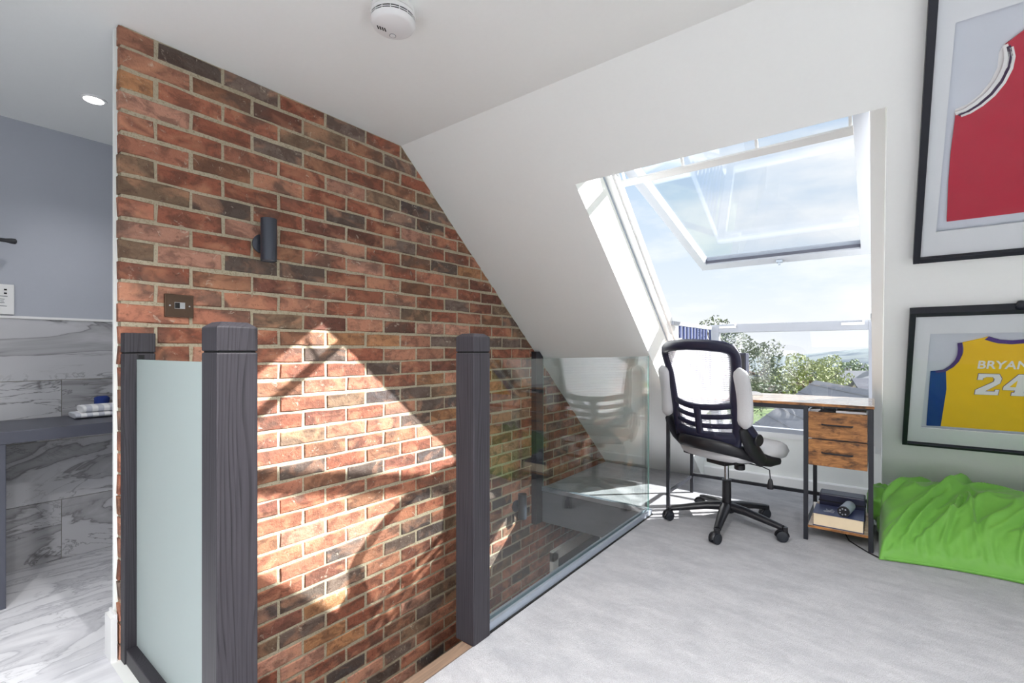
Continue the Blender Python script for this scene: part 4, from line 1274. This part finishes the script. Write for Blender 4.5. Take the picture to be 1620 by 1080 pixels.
tag(G().tube([(-.16, 3.40, .07), (-.15, 3.36, .03), (-.12, 3.28, .006), (-.08, 3.22, .005), (-.03, 3.15, .005), (.02, 3.10, .005)], .003, 8).build('power_cable', 'black_plastic', smooth=True),
    'thin black cable trailing from under the low shelf to the floor', 'cable')

# on the desk
sp = thing('desk_speaker', (-.735, 3.56, DZ), 'upright dark blue speaker on the desk behind the chair arm', 'speaker')
G().box((-.790, 3.52, DZ + .004), (-.703, 3.62, 1.066), ch=.004).build('cabinet', 'navy_plastic', sp)
G().box((-.783, 3.5185, DZ + .02), (-.710, 3.5205, 1.05)).build('grille', 'black_plastic', sp)
G().box((-.795, 3.515, DZ), (-.698, 3.625, DZ + .005)).build('foot', 'black_plastic', sp)
ms = thing('computer_mouse', (-.655, 3.50, DZ), 'white computer mouse on the desk beside the speaker', 'mouse')
n = 12; prof = []
g = G(); vs = []; fs = []
for i in range(7):
    t = i / 6 * math.pi / 2
    for k in range(20):
        a = 2 * math.pi * k / 20
        vs.append((-.655 + .060 * math.cos(a) * math.cos(t), 3.50 + .034 * math.sin(a) * math.cos(t), DZ + .0005 + .026 * math.sin(t)))
for i in range(6):
    for k in range(20):
        l = (k + 1) % 20
        fs.append((i * 20 + k, i * 20 + l, (i + 1) * 20 + l, (i + 1) * 20 + k))
fs.append(tuple(range(20))[::-1])
g.add(vs, fs); g.build('shell', 'white_plastic', ms, smooth=True)
G().box((-.667, 3.494, DZ + .022), (-.652, 3.506, DZ + .0285), ch=.002).build('scroll_wheel', 'rubber', ms)

# =================================================================== office chair (local: +y = facing, +x = sitter's right)
CHX, CHY, PHI = -.735, 3.135, R(27)
ch = thing('office_chair', (CHX, CHY, 0), 'mesh backed office chair with raised armrests and grey seat at the desk', 'chair', rot=(0, 0, -PHI))
def yb(x, z):
    return -.225 - .16 * (z - .6) - .20 * max(0, z - .95) + 1.05 * x * x
# seat
def pad(name, cx, cy, cz, hx, hy, hz, mat, parent, nx=26, ny_=26, ripple=0.0, drop=0.0, e=.32):
    vs = []; fs = []
    for top in (1, -1):
        b = len(vs)
        for i in range(nx + 1):
            for j in range(ny_ + 1):
                u_ = -1 + 2 * i / nx; v_ = -1 + 2 * j / ny_
                # squircle mapping of the square grid
                uu = u_ * math.sqrt(1 - .35 * v_ * v_); vv = v_ * math.sqrt(1 - .35 * u_ * u_)
                k = max(0, (1 - u_ ** 6) * (1 - v_ ** 6)) ** e
                z_ = top * hz * k
                if top > 0:
                    z_ += ripple * math.sin(vv * 34) * k
                z_ -= drop * max(0, vv - .3) ** 2
                vs.append((cx + hx * uu, cy + hy * vv, cz + z_))
        for i in range(nx):
            for j in range(ny_):
                a = b + i * (ny_ + 1) + j
                fs.append((a, a + 1, a + ny_ + 2, a + ny_ + 1))
    bm = bmesh.new()
    bv = [bm.verts.new(p) for p in vs]
    for f in fs:
        bm.faces.new([bv[i] for i in f])
    bmesh.ops.remove_doubles(bm, verts=bm.verts, dist=1e-5)
    g = G().bm(bm)
    return g.build(name, mat, parent, smooth=True, angle=70)
pad('seat', 0, .055, .482, .265, .285, .055, 'grey_wool', ch, ripple=.0022, drop=.03)
G().box((-.20, -.16, .425), (.20, .18, .452), ch=.008).build('seat_pan', 'black_plastic', ch)
G().box((-.07, -.10, .385), (.07, .11, .426), ch=.01).build('tilt_mechanism', 'black_plastic', ch)
G().lathe([(.026, 0), (.03, .004), (.03, .028), (.024, .032)], (.11, -.02, .37), 20).build('tension_knob', 'black_plastic', ch, smooth=True)
# under-seat yoke: a band that wraps the back of the seat and runs forward on both sides
yoke = []
for i in range(33):
    t = -1 + 2 * i / 32
    a = t * math.pi / 2 * 1.0
    x = .262 * math.sin(a); y = -.02 - .245 * math.cos(a)
    yoke.append((x, y, .535 - .075 * abs(t) ** 2.2))
yk = [(-.262, .13, .436), (-.263, .05, .442)] + yoke + [(.263, .05, .442), (.262, .13, .436)]
rads = [.018, .03] + [.036 for i in range(33)] + [.03, .018]
G().tube(yk, rads, 12, flat=(1.0, .42), up=(0, 0, 1)).build('yoke', 'black_plastic', ch, smooth=True, angle=60)
# back frame ring
half = [(.205, .545), (.225, .62), (.226, .70), (.226, .78), (.236, .88), (.252, .98), (.262, 1.04), (.258, 1.075), (.235, 1.098), (.18, 1.108), (.10, 1.115), (0, 1.118)]
def smooth2(p, it=2):
    for _ in range(it):
        o_ = [p[0]]
        for a, b in zip(p[:-1], p[1:]):
            o_ += [(a[0] * .75 + b[0] * .25, a[1] * .75 + b[1] * .25), (a[0] * .25 + b[0] * .75, a[1] * .25 + b[1] * .75)]
        o_.append(p[-1]); p = o_
    return p
hs = smooth2(half)
ring = hs + [(-a, b) for a, b in hs[::-1]]
cl = []
for p in ring:
    if not cl or math.hypot(p[0] - cl[-1][0], p[1] - cl[-1][1]) > .006: cl.append(p)
bf = G().tube([(a, yb(a, b), b) for a, b in cl] + [], [.034 if b < 1.09 else .033 for a, b in cl], 12, flat=(.52, 1.0), up=(0, 1, .12)).build('back_frame', 'navy_plastic', ch, smooth=True, angle=60)
def wid(z):
    """inner half width of the back frame at height z"""
    for (a, b), (c, d) in zip(half[:-1], half[1:]):
        if b <= z <= d:
            return a + (c - a) * (z - b) / (d - b) 
    return .2
def rib(z, sag, r, name, mat='navy_plastic'):
    pts = []
    for i in range(17):
        t = -1 + 2 * i / 16
        x = wid(z) * t
        zz = z - sag * (1 - t * t)
        pts.append((x, yb(x, zz), zz))
    G().tube(pts, r, 10, flat=(.55, 1.0), up=(0, 1, 0)).build(name, mat, bf, smooth=True, angle=60)
rib(.775, .028, .019, 'rib'); rib(.715, .026, .015, 'rib'); rib(.658, .022, .015, 'rib'); rib(.585, .014, .036, 'rib')
G().tube([(0, yb(0, z) - .004, z) for z in (.50, .56, .62, .68, .75)], [.034, .030, .027, .026, .028], 12, flat=(.4, 1.0), up=(0, 1, 0)).build('spine', 'navy_plastic', bf, smooth=True, angle=60)
# net strands: fine horizontal threads, plus a few upright ones
g = G()
z = .575
while z < 1.10:
    w = wid(min(z, 1.05)) if z < 1.06 else .25
    n = 10
    vs = []; fs = []
    for i in range(n + 1):
        x = -w + 2 * w * i / n
        y = yb(x, z) + .006
        vs += [(x, y, z - .0041), (x, y, z + .0041), (x, y + .0014, z)]
    for i in range(n):
        for a, b in ((0, 1), (1, 2), (2, 0)):
            fs.append((i * 3 + a, i * 3 + b, i * 3 + 3 + b, i * 3 + 3 + a))
    g.add(vs, fs)
    z += .0110
for i in range(30):
    x = -.215 + .43 * i / 29
    zs = [.58 + .5 * k / 8 for k in range(9)]
    g.tube([(x, yb(x, q_) + .0075, q_) for q_ in zs], .0005, 3)
nm_ = g.build('back_net', 'back_net', bf)
nm_['kind'] = 'stuff'
# arms: support, pivot and raised pad on both sides
for sx in (1, -1):
    G().tube([(sx * .262, -.02, .45), (sx * .272, -.075, .485), (sx * .278, -.135, .545), (sx * .280, -.185, .615), (sx * .280, -.205, .655)],
             [.036, .044, .046, .040, .030], 14, flat=(1.0, .48), up=(0, 1, .3)).build('arm_support', 'black_plastic', ch, smooth=True, angle=60)
    G().lathe([(.030, -.024), (.034, -.02), (.034, .02), (.030, .024)], (sx * .288, -.11, .585), 22, 'x').build('arm_pivot', 'black_plastic', ch, smooth=True)
    G().tube([(sx * .292, -.115, .60), (sx * .292, -.165, .65), (sx * .292, -.20, .69)], [.022, .024, .02], 12, flat=(1, .7), up=(0, 1, 0)).build('arm_link', 'navy_plastic', ch, smooth=True, angle=60)
    pts = []; rd = []
    for i in range(17):
        t = i / 16
        pts.append((sx * .292, -.205 - .045 * t + .02 * math.sin(t * math.pi), .652 + .335 * t))
        e_ = min(t, 1 - t) * 16
        rd.append(.046 * math.sqrt(max(0.04, 1 - max(0, (1 - e_ / 2.4)) ** 2)) if e_ < 2.4 else .046)
    G().tube(pts, rd, 18, flat=(.62, 1.0), up=(0, 1, 0)).build('arm_pad', 'grey_wool', ch, smooth=True, angle=70)
# lift and star base
G().lathe([(.0135, .27), (.0135, .39)], (0, 0, 0), 20).build('gas_lift', 'chrome', ch, smooth=True)
G().lathe([(.030, .085), (.030, .118), (.027, .12), (.025, .272), (.028, .275), (.028, .282), (.014, .284)], (0, 0, 0), 24).build('lift_sleeve', 'black_plastic', ch, smooth=True)
G().lathe([(.045, .085), (.052, .095), (.052, .130), (.040, .140)], (0, 0, 0), 24).build('hub', 'black_plastic', ch, smooth=True)
for k in range(5):
    a = R(175.4 - 72 * k)              # angle from world Y towards world X
    wx, wy = math.sin(a), math.cos(a)
    # world direction -> chair local (undo the rotation by -PHI about Z)
    lx = wx * math.cos(PHI) - wy * math.sin(PHI); ly = wx * math.sin(PHI) + wy * math.cos(PHI)
    d_ = Vector((lx, ly, 0)); p_ = Vector((-ly, lx, 0))
    G().tube([d_ * .03 + Vector((0, 0, .118)), d_ * .12 + Vector((0, 0, .112)), d_ * .22 + Vector((0, 0, .094)), d_ * .325 + Vector((0, 0, .074))],
             [.034, .030, .025, .020], 12, flat=(.8, 1.0), up=(0, 0, 1)).build('base_arm', 'black_plastic', ch, smooth=True, angle=60)
    c2 = d_ * .335
    cs_ = G().tube([c2 + Vector((0, 0, .035)), c2 + Vector((0, 0, .082))], [.019, .016], 12).build('caster', 'black_plastic', ch, smooth=True)
    sp_ = math.atan2(C_, -S_) + PHI + (.5, -.35, .25, -.6, .4)[k]
    ax = Vector((math.cos(sp_), math.sin(sp_), 0)); fw_ = Vector((-ax.y, ax.x, 0))
    for s2 in (-1, 1):
        cc = c2 + fw_ * .014 + ax * (s2 * .015) + Vector((0, 0, .0305))
        G().tube([cc - ax * .009, cc - ax * .007, cc + ax * .007, cc + ax * .009], [.025, .030, .030, .025], 20).build('wheel', 'rubber', cs_, smooth=True)
    hood = [c2 + fw_ * (.014 + .034 * math.cos(t)) + Vector((0, 0, .0305 + .034 * math.sin(t))) for t in [math.pi * j / 10 * 1.0 for j in range(11)]]
    G().tube(hood, .014, 8, flat=(1, .35), up=tuple(ax)).build('hood', 'black_plastic', cs_, smooth=True)
# lever
G().tube([(.06, .05, .40), (.19, .07, .396), (.235, .075, .385), (.24, .075, .33)], .0035, 8).build('lever_rod', 'black_metal', ch, smooth=True)
G().tube([(.24, .075, .335), (.24, .075, .325), (.24, .075, .285), (.24, .075, .275)], [.007, .012, .019, .015], 12, flat=(1, .6)).build('lever_grip', 'black_plastic', ch, smooth=True)

# =================================================================== lime floor cushion
def cushion():
    rr = random.Random(21)
    NX, NY = 170, 110
    x0, x1 = .0, 1.15
    seams = [((.02, .06), (.33, .72), .022, .030), ((.10, .10), (.42, .93), .018, .034), ((.0, .45), (.20, .75), .014, .03), ((.22, .08), (.30, .45), .016, .022),
             ((.34, .10), (.33, .50), .014, .020), ((.40, .2), (.55, .45), .014, .03), ((.52, .10), (.60, .75), .014, .035), ((.62, .55), (.85, .88), .014, .04),
             ((.55, .9), (.75, .62), .012, .03), ((.72, .12), (.80, .55), .016, .03), ((.88, .1), (.82, .7), .016, .035), ((.46, .06), (.50, .30), .012, .018)]
    from mathutils import noise as mn
    def ridge(x, y, sd):
        return 1 - 2.2 * abs(mn.noise(Vector((x, y, sd))))
    def H(a, b):
        # a along X, b from front (0) to back (1): low hem, long rising face, ridge near the back
        if b < .66:
            fb = .10 * min(1, b / .02) + .90 * math.sin(min(1, b / .66) * math.pi / 2) ** .92
        else:
            fb = max(0, math.cos((b - .66) / .34 * math.pi / 2)) ** .55
        fa = max(0.0, 1 - abs(2 * a - 1) ** 14) ** .45
        env0 = min(1, fb * 1.4) * min(1, fa * 1.5)
        h = .312 * fb * fa
        for (p, q_, amp, wd) in seams:
            vx, vy = q_[0] - p[0], q_[1] - p[1]
            t = ((a - p[0]) * vx + (b - p[1]) * vy) / (vx * vx + vy * vy)
            tt = max(0, min(1, t))
            d = ((a - p[0]) * vy - (b - p[1]) * vx) / math.hypot(vx, vy)
            ex = math.hypot(a - p[0] - tt * vx, b - p[1] - tt * vy)
            env = math.exp(-(ex / wd) ** 2 * .7)
            h += 1.75 * amp * env * (math.exp(-(d / (wd * .42)) ** 2) - .7 * math.exp(-((d - wd * .75) / (wd * .6)) ** 2)) * env0
        # slack cloth: long soft folds running up and to the right, finer puckers near the hem
        wx = a + .05 * mn.noise(Vector((a * 4, b * 4, 7.1)))
        p1 = (wx * .80 - b * .42); p2 = (wx * .45 + b * .8)
        h += .030 * max(0, ridge(p1 * 7.5, p2 * 2.1, 1.7)) ** 2 * env0
        h += .015 * max(0, ridge(p1 * 15, p2 * 4.5, 4.2)) ** 2 * env0
        h += .016 * mn.noise(Vector((a * 5, b * 3, 2.2))) * env0
        if b < .24:
            k = (1 - b / .24) * min(1, b * 22)
            h += (.007 * math.sin(a * 118 + 5 * mn.noise(Vector((a * 12, b * 6, 0)))) + .004 * math.sin(a * 211 + 3)) * k * fa
        return max(h, 0)
    vs = []; fs = []
    for top in (1, 0):
        o_ = len(vs)
        for i in range(NX + 1):
            for j in range(NY + 1):
                a = i / NX; b = j / NY
                xx = x0 + (x1 - x0) * a
                # plan shape: hem bows gently, ends pull in, the back-left corner puffs out behind the desk leg
                front = 3.085 + .12 * a + .04 * math.sin(a * 5.2)
                back = 3.79 + .03 * math.sin(a * 7)
                yy = front + (back - front) * b
                xx += .012 * max(0, 1 - a * 2.2) + .05 * b * a
                zz = H(a, b)
                # lean the mass so the top ridge sits towards the back
                if top:
                    vs.append((xx, yy, .006 + zz))
                else:
                    vs.append((xx, yy, .004))
        for i in range(NX):
            for j in range(NY):
                q_ = o_ + i * (NY + 1) + j
                fs.append((q_, q_ + 1, q_ + NY + 2, q_ + NY + 1))
    # rim
    n1 = (NX + 1) * (NY + 1)
    def idx(i, j): return i * (NY + 1) + j
    edge = [(idx(i, 0), idx(i + 1, 0)) for i in range(NX)] + [(idx(NX, j), idx(NX, j + 1)) for j in range(NY)] + [(idx(i + 1, NY), idx(i, NY)) for i in range(NX - 1, -1, -1)] + [(idx(0, j + 1), idx(0, j)) for j in range(NY - 1, -1, -1)]
    for a, b in edge:
        fs.append((a, b, n1 + b, n1 + a))
    r = thing('floor_cushion', (.55, 3.42, 0), 'slumped lime green bean bag on the carpet below the framed jerseys', 'bean bag')
    G().add(vs, fs).build('cover', 'lime_fabric', r, smooth=True, angle=80)
    # gathered end that bulges out behind the desk leg
    for (c_, rr_, sd_) in (((.03, 3.55, .175), (.085, .115, .115), 3.3), ((.06, 3.50, .08), (.07, .17, .075), 8.8)):
        ev = []; ef = []
        for i in range(25):
            for j in range(32):
                th = math.pi * i / 24; ph_ = 2 * math.pi * j / 32
                n_ = Vector((math.sin(th) * math.cos(ph_), math.sin(th) * math.sin(ph_), math.cos(th)))
                k_ = 1 + .16 * max(0, ridge(n_.y * 3.2 + n_.x, n_.z * 1.3, sd_)) ** 2 - .08
                ex_ = max(c_[0] + n_.x * rr_[0] * k_, -.044 if c_[2] > .1 else .003); ez_ = max(.004, c_[2] + n_.z * rr_[2] * k_)
                if ex_ < -.002: ez_ = max(ez_, .096)
                ev.append((ex_, min(c_[1] + n_.y * rr_[1] * k_, 3.672), ez_))
        for i in range(24):
            for j in range(32):
                ef.append((i * 32 + j, i * 32 + (j + 1) % 32, (i + 1) * 32 + (j + 1) % 32, (i + 1) * 32 + j))
        G().add(ev, ef).build('gathered_end', 'lime_fabric', r, smooth=True, angle=80)
    # stitched hem strip along the front
    pts = []
    for i in range(61):
        a = .02 + .96 * i / 60
        front = 3.085 + .12 * a + .04 * math.sin(a * 5.2)
        pts.append((x0 + (x1 - x0) * a + .012 * max(0, 1 - a * 2.2), front + .004, .012))
    G().tube(pts, .007, 8).build('hem', 'lime_fabric', r, smooth=True)
cushion()

# =================================================================== outside
def hill(name, label, pts, y0, depth, zb):
    """ridge line pts (x, z) at distance y0, falling towards the viewer"""
    g = G(); vs = []; fs = []
    n = len(pts)
    for k, (f, dzf) in enumerate(((0, 1), (.35, .62), (.7, .25), (1, 0))):
        for x, z in pts:
            vs.append((x * (1 - .3 * f), y0 - depth * f, zb + (z - zb) * dzf))
    for k in range(3):
        for i in range(n - 1):
            fs.append((k * n + i, k * n + i + 1, (k + 1) * n + i + 1, (k + 1) * n + i))
    for x, z in pts:
        vs.append((x, y0 + 60, zb))
    for i in range(n - 1):
        fs.append((i + 1, i, 4 * n + i, 4 * n + i + 1))
    return tag(g.add(vs, fs).build(name, 'far_hill', org=(0, y0, zb), smooth=True), label, 'hill', kind='structure')
GZ = -7.0
gv = []; gf = []
nx_, ny2 = 30, 30
for i in range(nx_ + 1):
    for j in range(ny2 + 1):
        x = -700 + 1400 * i / nx_; y = 5.2 + 900 * (j / ny2) ** 2
        gv.append((x, y, GZ - .045 * min(y, 260) + 1.2 * math.sin(x * .013) * (y / 400)))
for i in range(nx_):
    for j in range(ny2):
        a = i * (ny2 + 1) + j
        gf.append((a, a + ny2 + 1, a + ny2 + 2, a + 1))
tag(G().add(gv, gf).build('ground', 'meadow', org=(0, 0, 0), smooth=True), 'green valley floor beyond the houses', 'ground', kind='structure')
rh = random.Random(9)
hill('hills', 'long pale hill across the valley', [(-900 + 60 * i, 4 + 9 * math.sin(i * .35 + 1.2) + 5 * math.sin(i * .9) - 3) for i in range(31)], 900, 380, -26)
hill('hills', 'wooded rise in the middle distance of the valley', [(-500 + 40 * i, -9 + 5 * math.sin(i * .5) + 2.5 * math.sin(i * 1.3)) for i in range(26)], 430, 200, -22)

def foliage(rng, c, rad, n, size):
    g = G()
    for _ in range(n):
        while True:
            p = Vector((rng.uniform(-1, 1), rng.uniform(-1, 1), rng.uniform(-1, 1)))
            if p.length < 1: break
        p = p.normalized() * p.length ** .45
        w = 1 + .25 * math.sin(p.x * 6 + c[0]) * math.sin(p.z * 5 + c[1])
        q_ = Vector((c[0] + p.x * rad[0] * w, c[1] + p.y * rad[1] * w, c[2] + p.z * rad[2] * w))
        a = Vector((rng.uniform(-1, 1), rng.uniform(-1, 1), rng.uniform(-1, 1))).normalized()
        b = a.orthogonal().normalized()
        s = size * rng.uniform(.6, 1.4)
        g.add([q_ - a * s, q_ + b * s * .55, q_ + a * s, q_ - b * s * .55], [(0, 1, 2, 3)])
    return g
def tree(x, y, zc, rad, n, size, mat, label, gz, sparse=False, group='trees below the window', cat='tree', name='tree'):
    rng = random.Random(int(abs(x * 91 + y * 37)))
    r = thing(name, (x, y, gz), label, cat, group)
    g = G().tube([(x, y, gz), (x + .05, y, (gz + zc) / 2), (x, y, zc)], [.16 * rad[0], .11 * rad[0], .05 * rad[0]], 8)
    for k in range(9):
        a = rng.uniform(0, 6.28); e2 = rng.uniform(.2, 1)
        g.tube([(x, y, zc - rad[2] * .8 + k * rad[2] * .12), (x + math.cos(a) * rad[0] * .5, y + math.sin(a) * rad[1] * .5, zc - rad[2] * .3 + e2 * rad[2] * .6), (x + math.cos(a) * rad[0] * .85, y + math.sin(a) * rad[1] * .85, zc + e2 * rad[2] * .75)], [.035 * rad[0], .02 * rad[0], .006 * rad[0]], 5)
    g.build('trunk', 'bark', r)
    c = foliage(rng, (x, y, zc), rad, n, size).build('crown', mat, r)
    c['kind'] = 'stuff'
    return r
tree(-3.3, 16.5, .40, (1.2, 1.2, 1.2), 4600, .042, 'leaf_dull', 'tall loose tree seen through the pane beside the chair', GZ - .6)
tree(-5.48, 21.04, 1.75, (.7, .7, .8), 420, .06, 'leaf_dull', 'thin treetop rising beside the balcony railing', GZ - .9)
tree(-2.1, 22.6, -.1, (1.25, 1.25, 1.0), 4600, .05, 'leaf_yellow', 'round yellow-green tree in the middle of the view', GZ - 1.0)
tree(-6.5, 184.55, -6, (5, 5, 4), 1500, .4, 'leaf_green', 'dark distant tree on the valley side below the far hill', -15.5)
tree(-13.23, 154.07, -6, (6, 6, 3.5), 1500, .4, 'leaf_dull', 'pale distant tree behind the yellow-green tree', -14)
hd = (-4.8, 34.2, -.85)
hg = thing('hedge', (hd[0], hd[1], GZ - 1.1), 'long green hedge crossing the view below the hills', 'hedge')
rng = random.Random(4)
g = G()
for k in range(14):
    t = -1 + 2 * k / 13
    hx, hy = hd[0] + t * 3.4 * C_, hd[1] + t * 3.4 * S_
    sub = foliage(rng, (hx, hy, hd[2] - .35), (.55, .5, .55), 260, .07)
    g.add(sub.v, sub.f)
hc = g.build('foliage', 'leaf_green', hg); hc['kind'] = 'stuff'
G().tube([(hd[0] - 3.0 * C_, hd[1] - 3.0 * S_, hd[2] - .6), (hd[0] + 3.0 * C_, hd[1] + 3.0 * S_, hd[2] - .6)], .3, 8).build('hedge_core', 'bark', hg)
G().tube([(hd[0], hd[1], GZ - 1.1), (hd[0], hd[1], hd[2] - .5)], .2, 8).build('stem', 'bark', hg)

def house(cx, cy, rot, w, d, zg, ze, zr, roofm, label, group='houses below the window', slates=0):
    r = thing('house', (cx, cy, zg), label, 'house', group, rot=(0, 0, rot))
    h = ze - zg; hr = zr - zg
    G().box((-w / 2, -d / 2, 0), (w / 2, d / 2, h)).build('walls', 'render_wall', r)
    g = G(); g.prism([(-d / 2, h), (d / 2, h), (0, hr - .06)], -w / 2, w / 2, 'x'); g.build('gable', 'render_wall', r)
    for s in (-1, 1):
        g = G()
        o_ = .25
        sl = (hr - h) / (d / 2)
        g.prism([(s * (d / 2 + o_), h - sl * o_), (0, hr), (0, hr + .1), (s * (d / 2 + o_), h - sl * o_ + .1)], -w / 2 - o_, w / 2 + o_, 'x')
        rf = g.build('roof_side', roofm, r)
        if slates:
            for k in range(slates):
                t = (k + .5) / slates
                y = s * (d / 2 + o_) * (1 - t)
                zc_ = h - sl * o_ + (hr - h + sl * o_) * t
                G().box((-w / 2 - o_, y - .02, zc_ + .095), (w / 2 + o_, y + .02, zc_ + .118)).build('slate_course', roofm, rf)
    for s in (-1, 1):
        for k in (-1, 1):
            wn_ = G().box((k * w * .25 - .5, s * d / 2 - .03, h * .55), (k * w * .25 + .5, s * d / 2 + .03, h * .55 + 1.1)).build('house_window', 'white_gloss', r)
            for m_ in (-1, 1):
                G().box((k * w * .25 + m_ * .23 - .19, s * d / 2 - .04, h * .55 + .08), (k * w * .25 + m_ * .23 + .19, s * d / 2 + .04, h * .55 + 1.02)).build('pane', 'house_pane', wn_)
    G().box((-.3 + w * .3, -.3, hr - .4), (.3 + w * .3, .3, hr + .7)).build('chimney', 'render_wall', r)
    return r
house(-.05, 11.7, math.atan2(-4.09, 1.57), 6.4, 5.2, GZ - .6, -1.95, .20, 'slate_roof', 'nearest house with a grey slate roof below the window', slates=11)
house(-8.3, 16.2, R(-38), 4.6, 4.4, GZ - .6, -2.3, -.45, 'slate_roof', 'second house with a grey slate roof seen below the desk top', slates=9)
house(.9, 32.7, R(30), 4.0, 4.0, GZ - 1.6, -2.2, -.5, 'dark_roof', 'house with a dark roof behind the yellow-green tree')
for k, (hx, hy, hz, s) in enumerate(((-2.27, 112, -3.4, 5), (-7.55, 171, -5.5, 6), (-17.3, 138, -4.9, 6), (-29, 180, -6, 6), (-3.1, 263, -6, 8), (-9.9, 321, -7, 8))):
    house(hx, hy, R(20 + 35 * k), s * 1.4, s, hz - 5, hz - 1.6, hz + .6, 'dark_roof' if k % 2 else 'slate_roof',
          ['small white house beside the dark roof in the view', 'distant house above the yellow-green tree', 'distant house left of the yellow-green tree', 'distant house behind the tall loose tree',
           'far house on the valley side near the window stile', 'tiny house on the valley side below the far hill'][k])
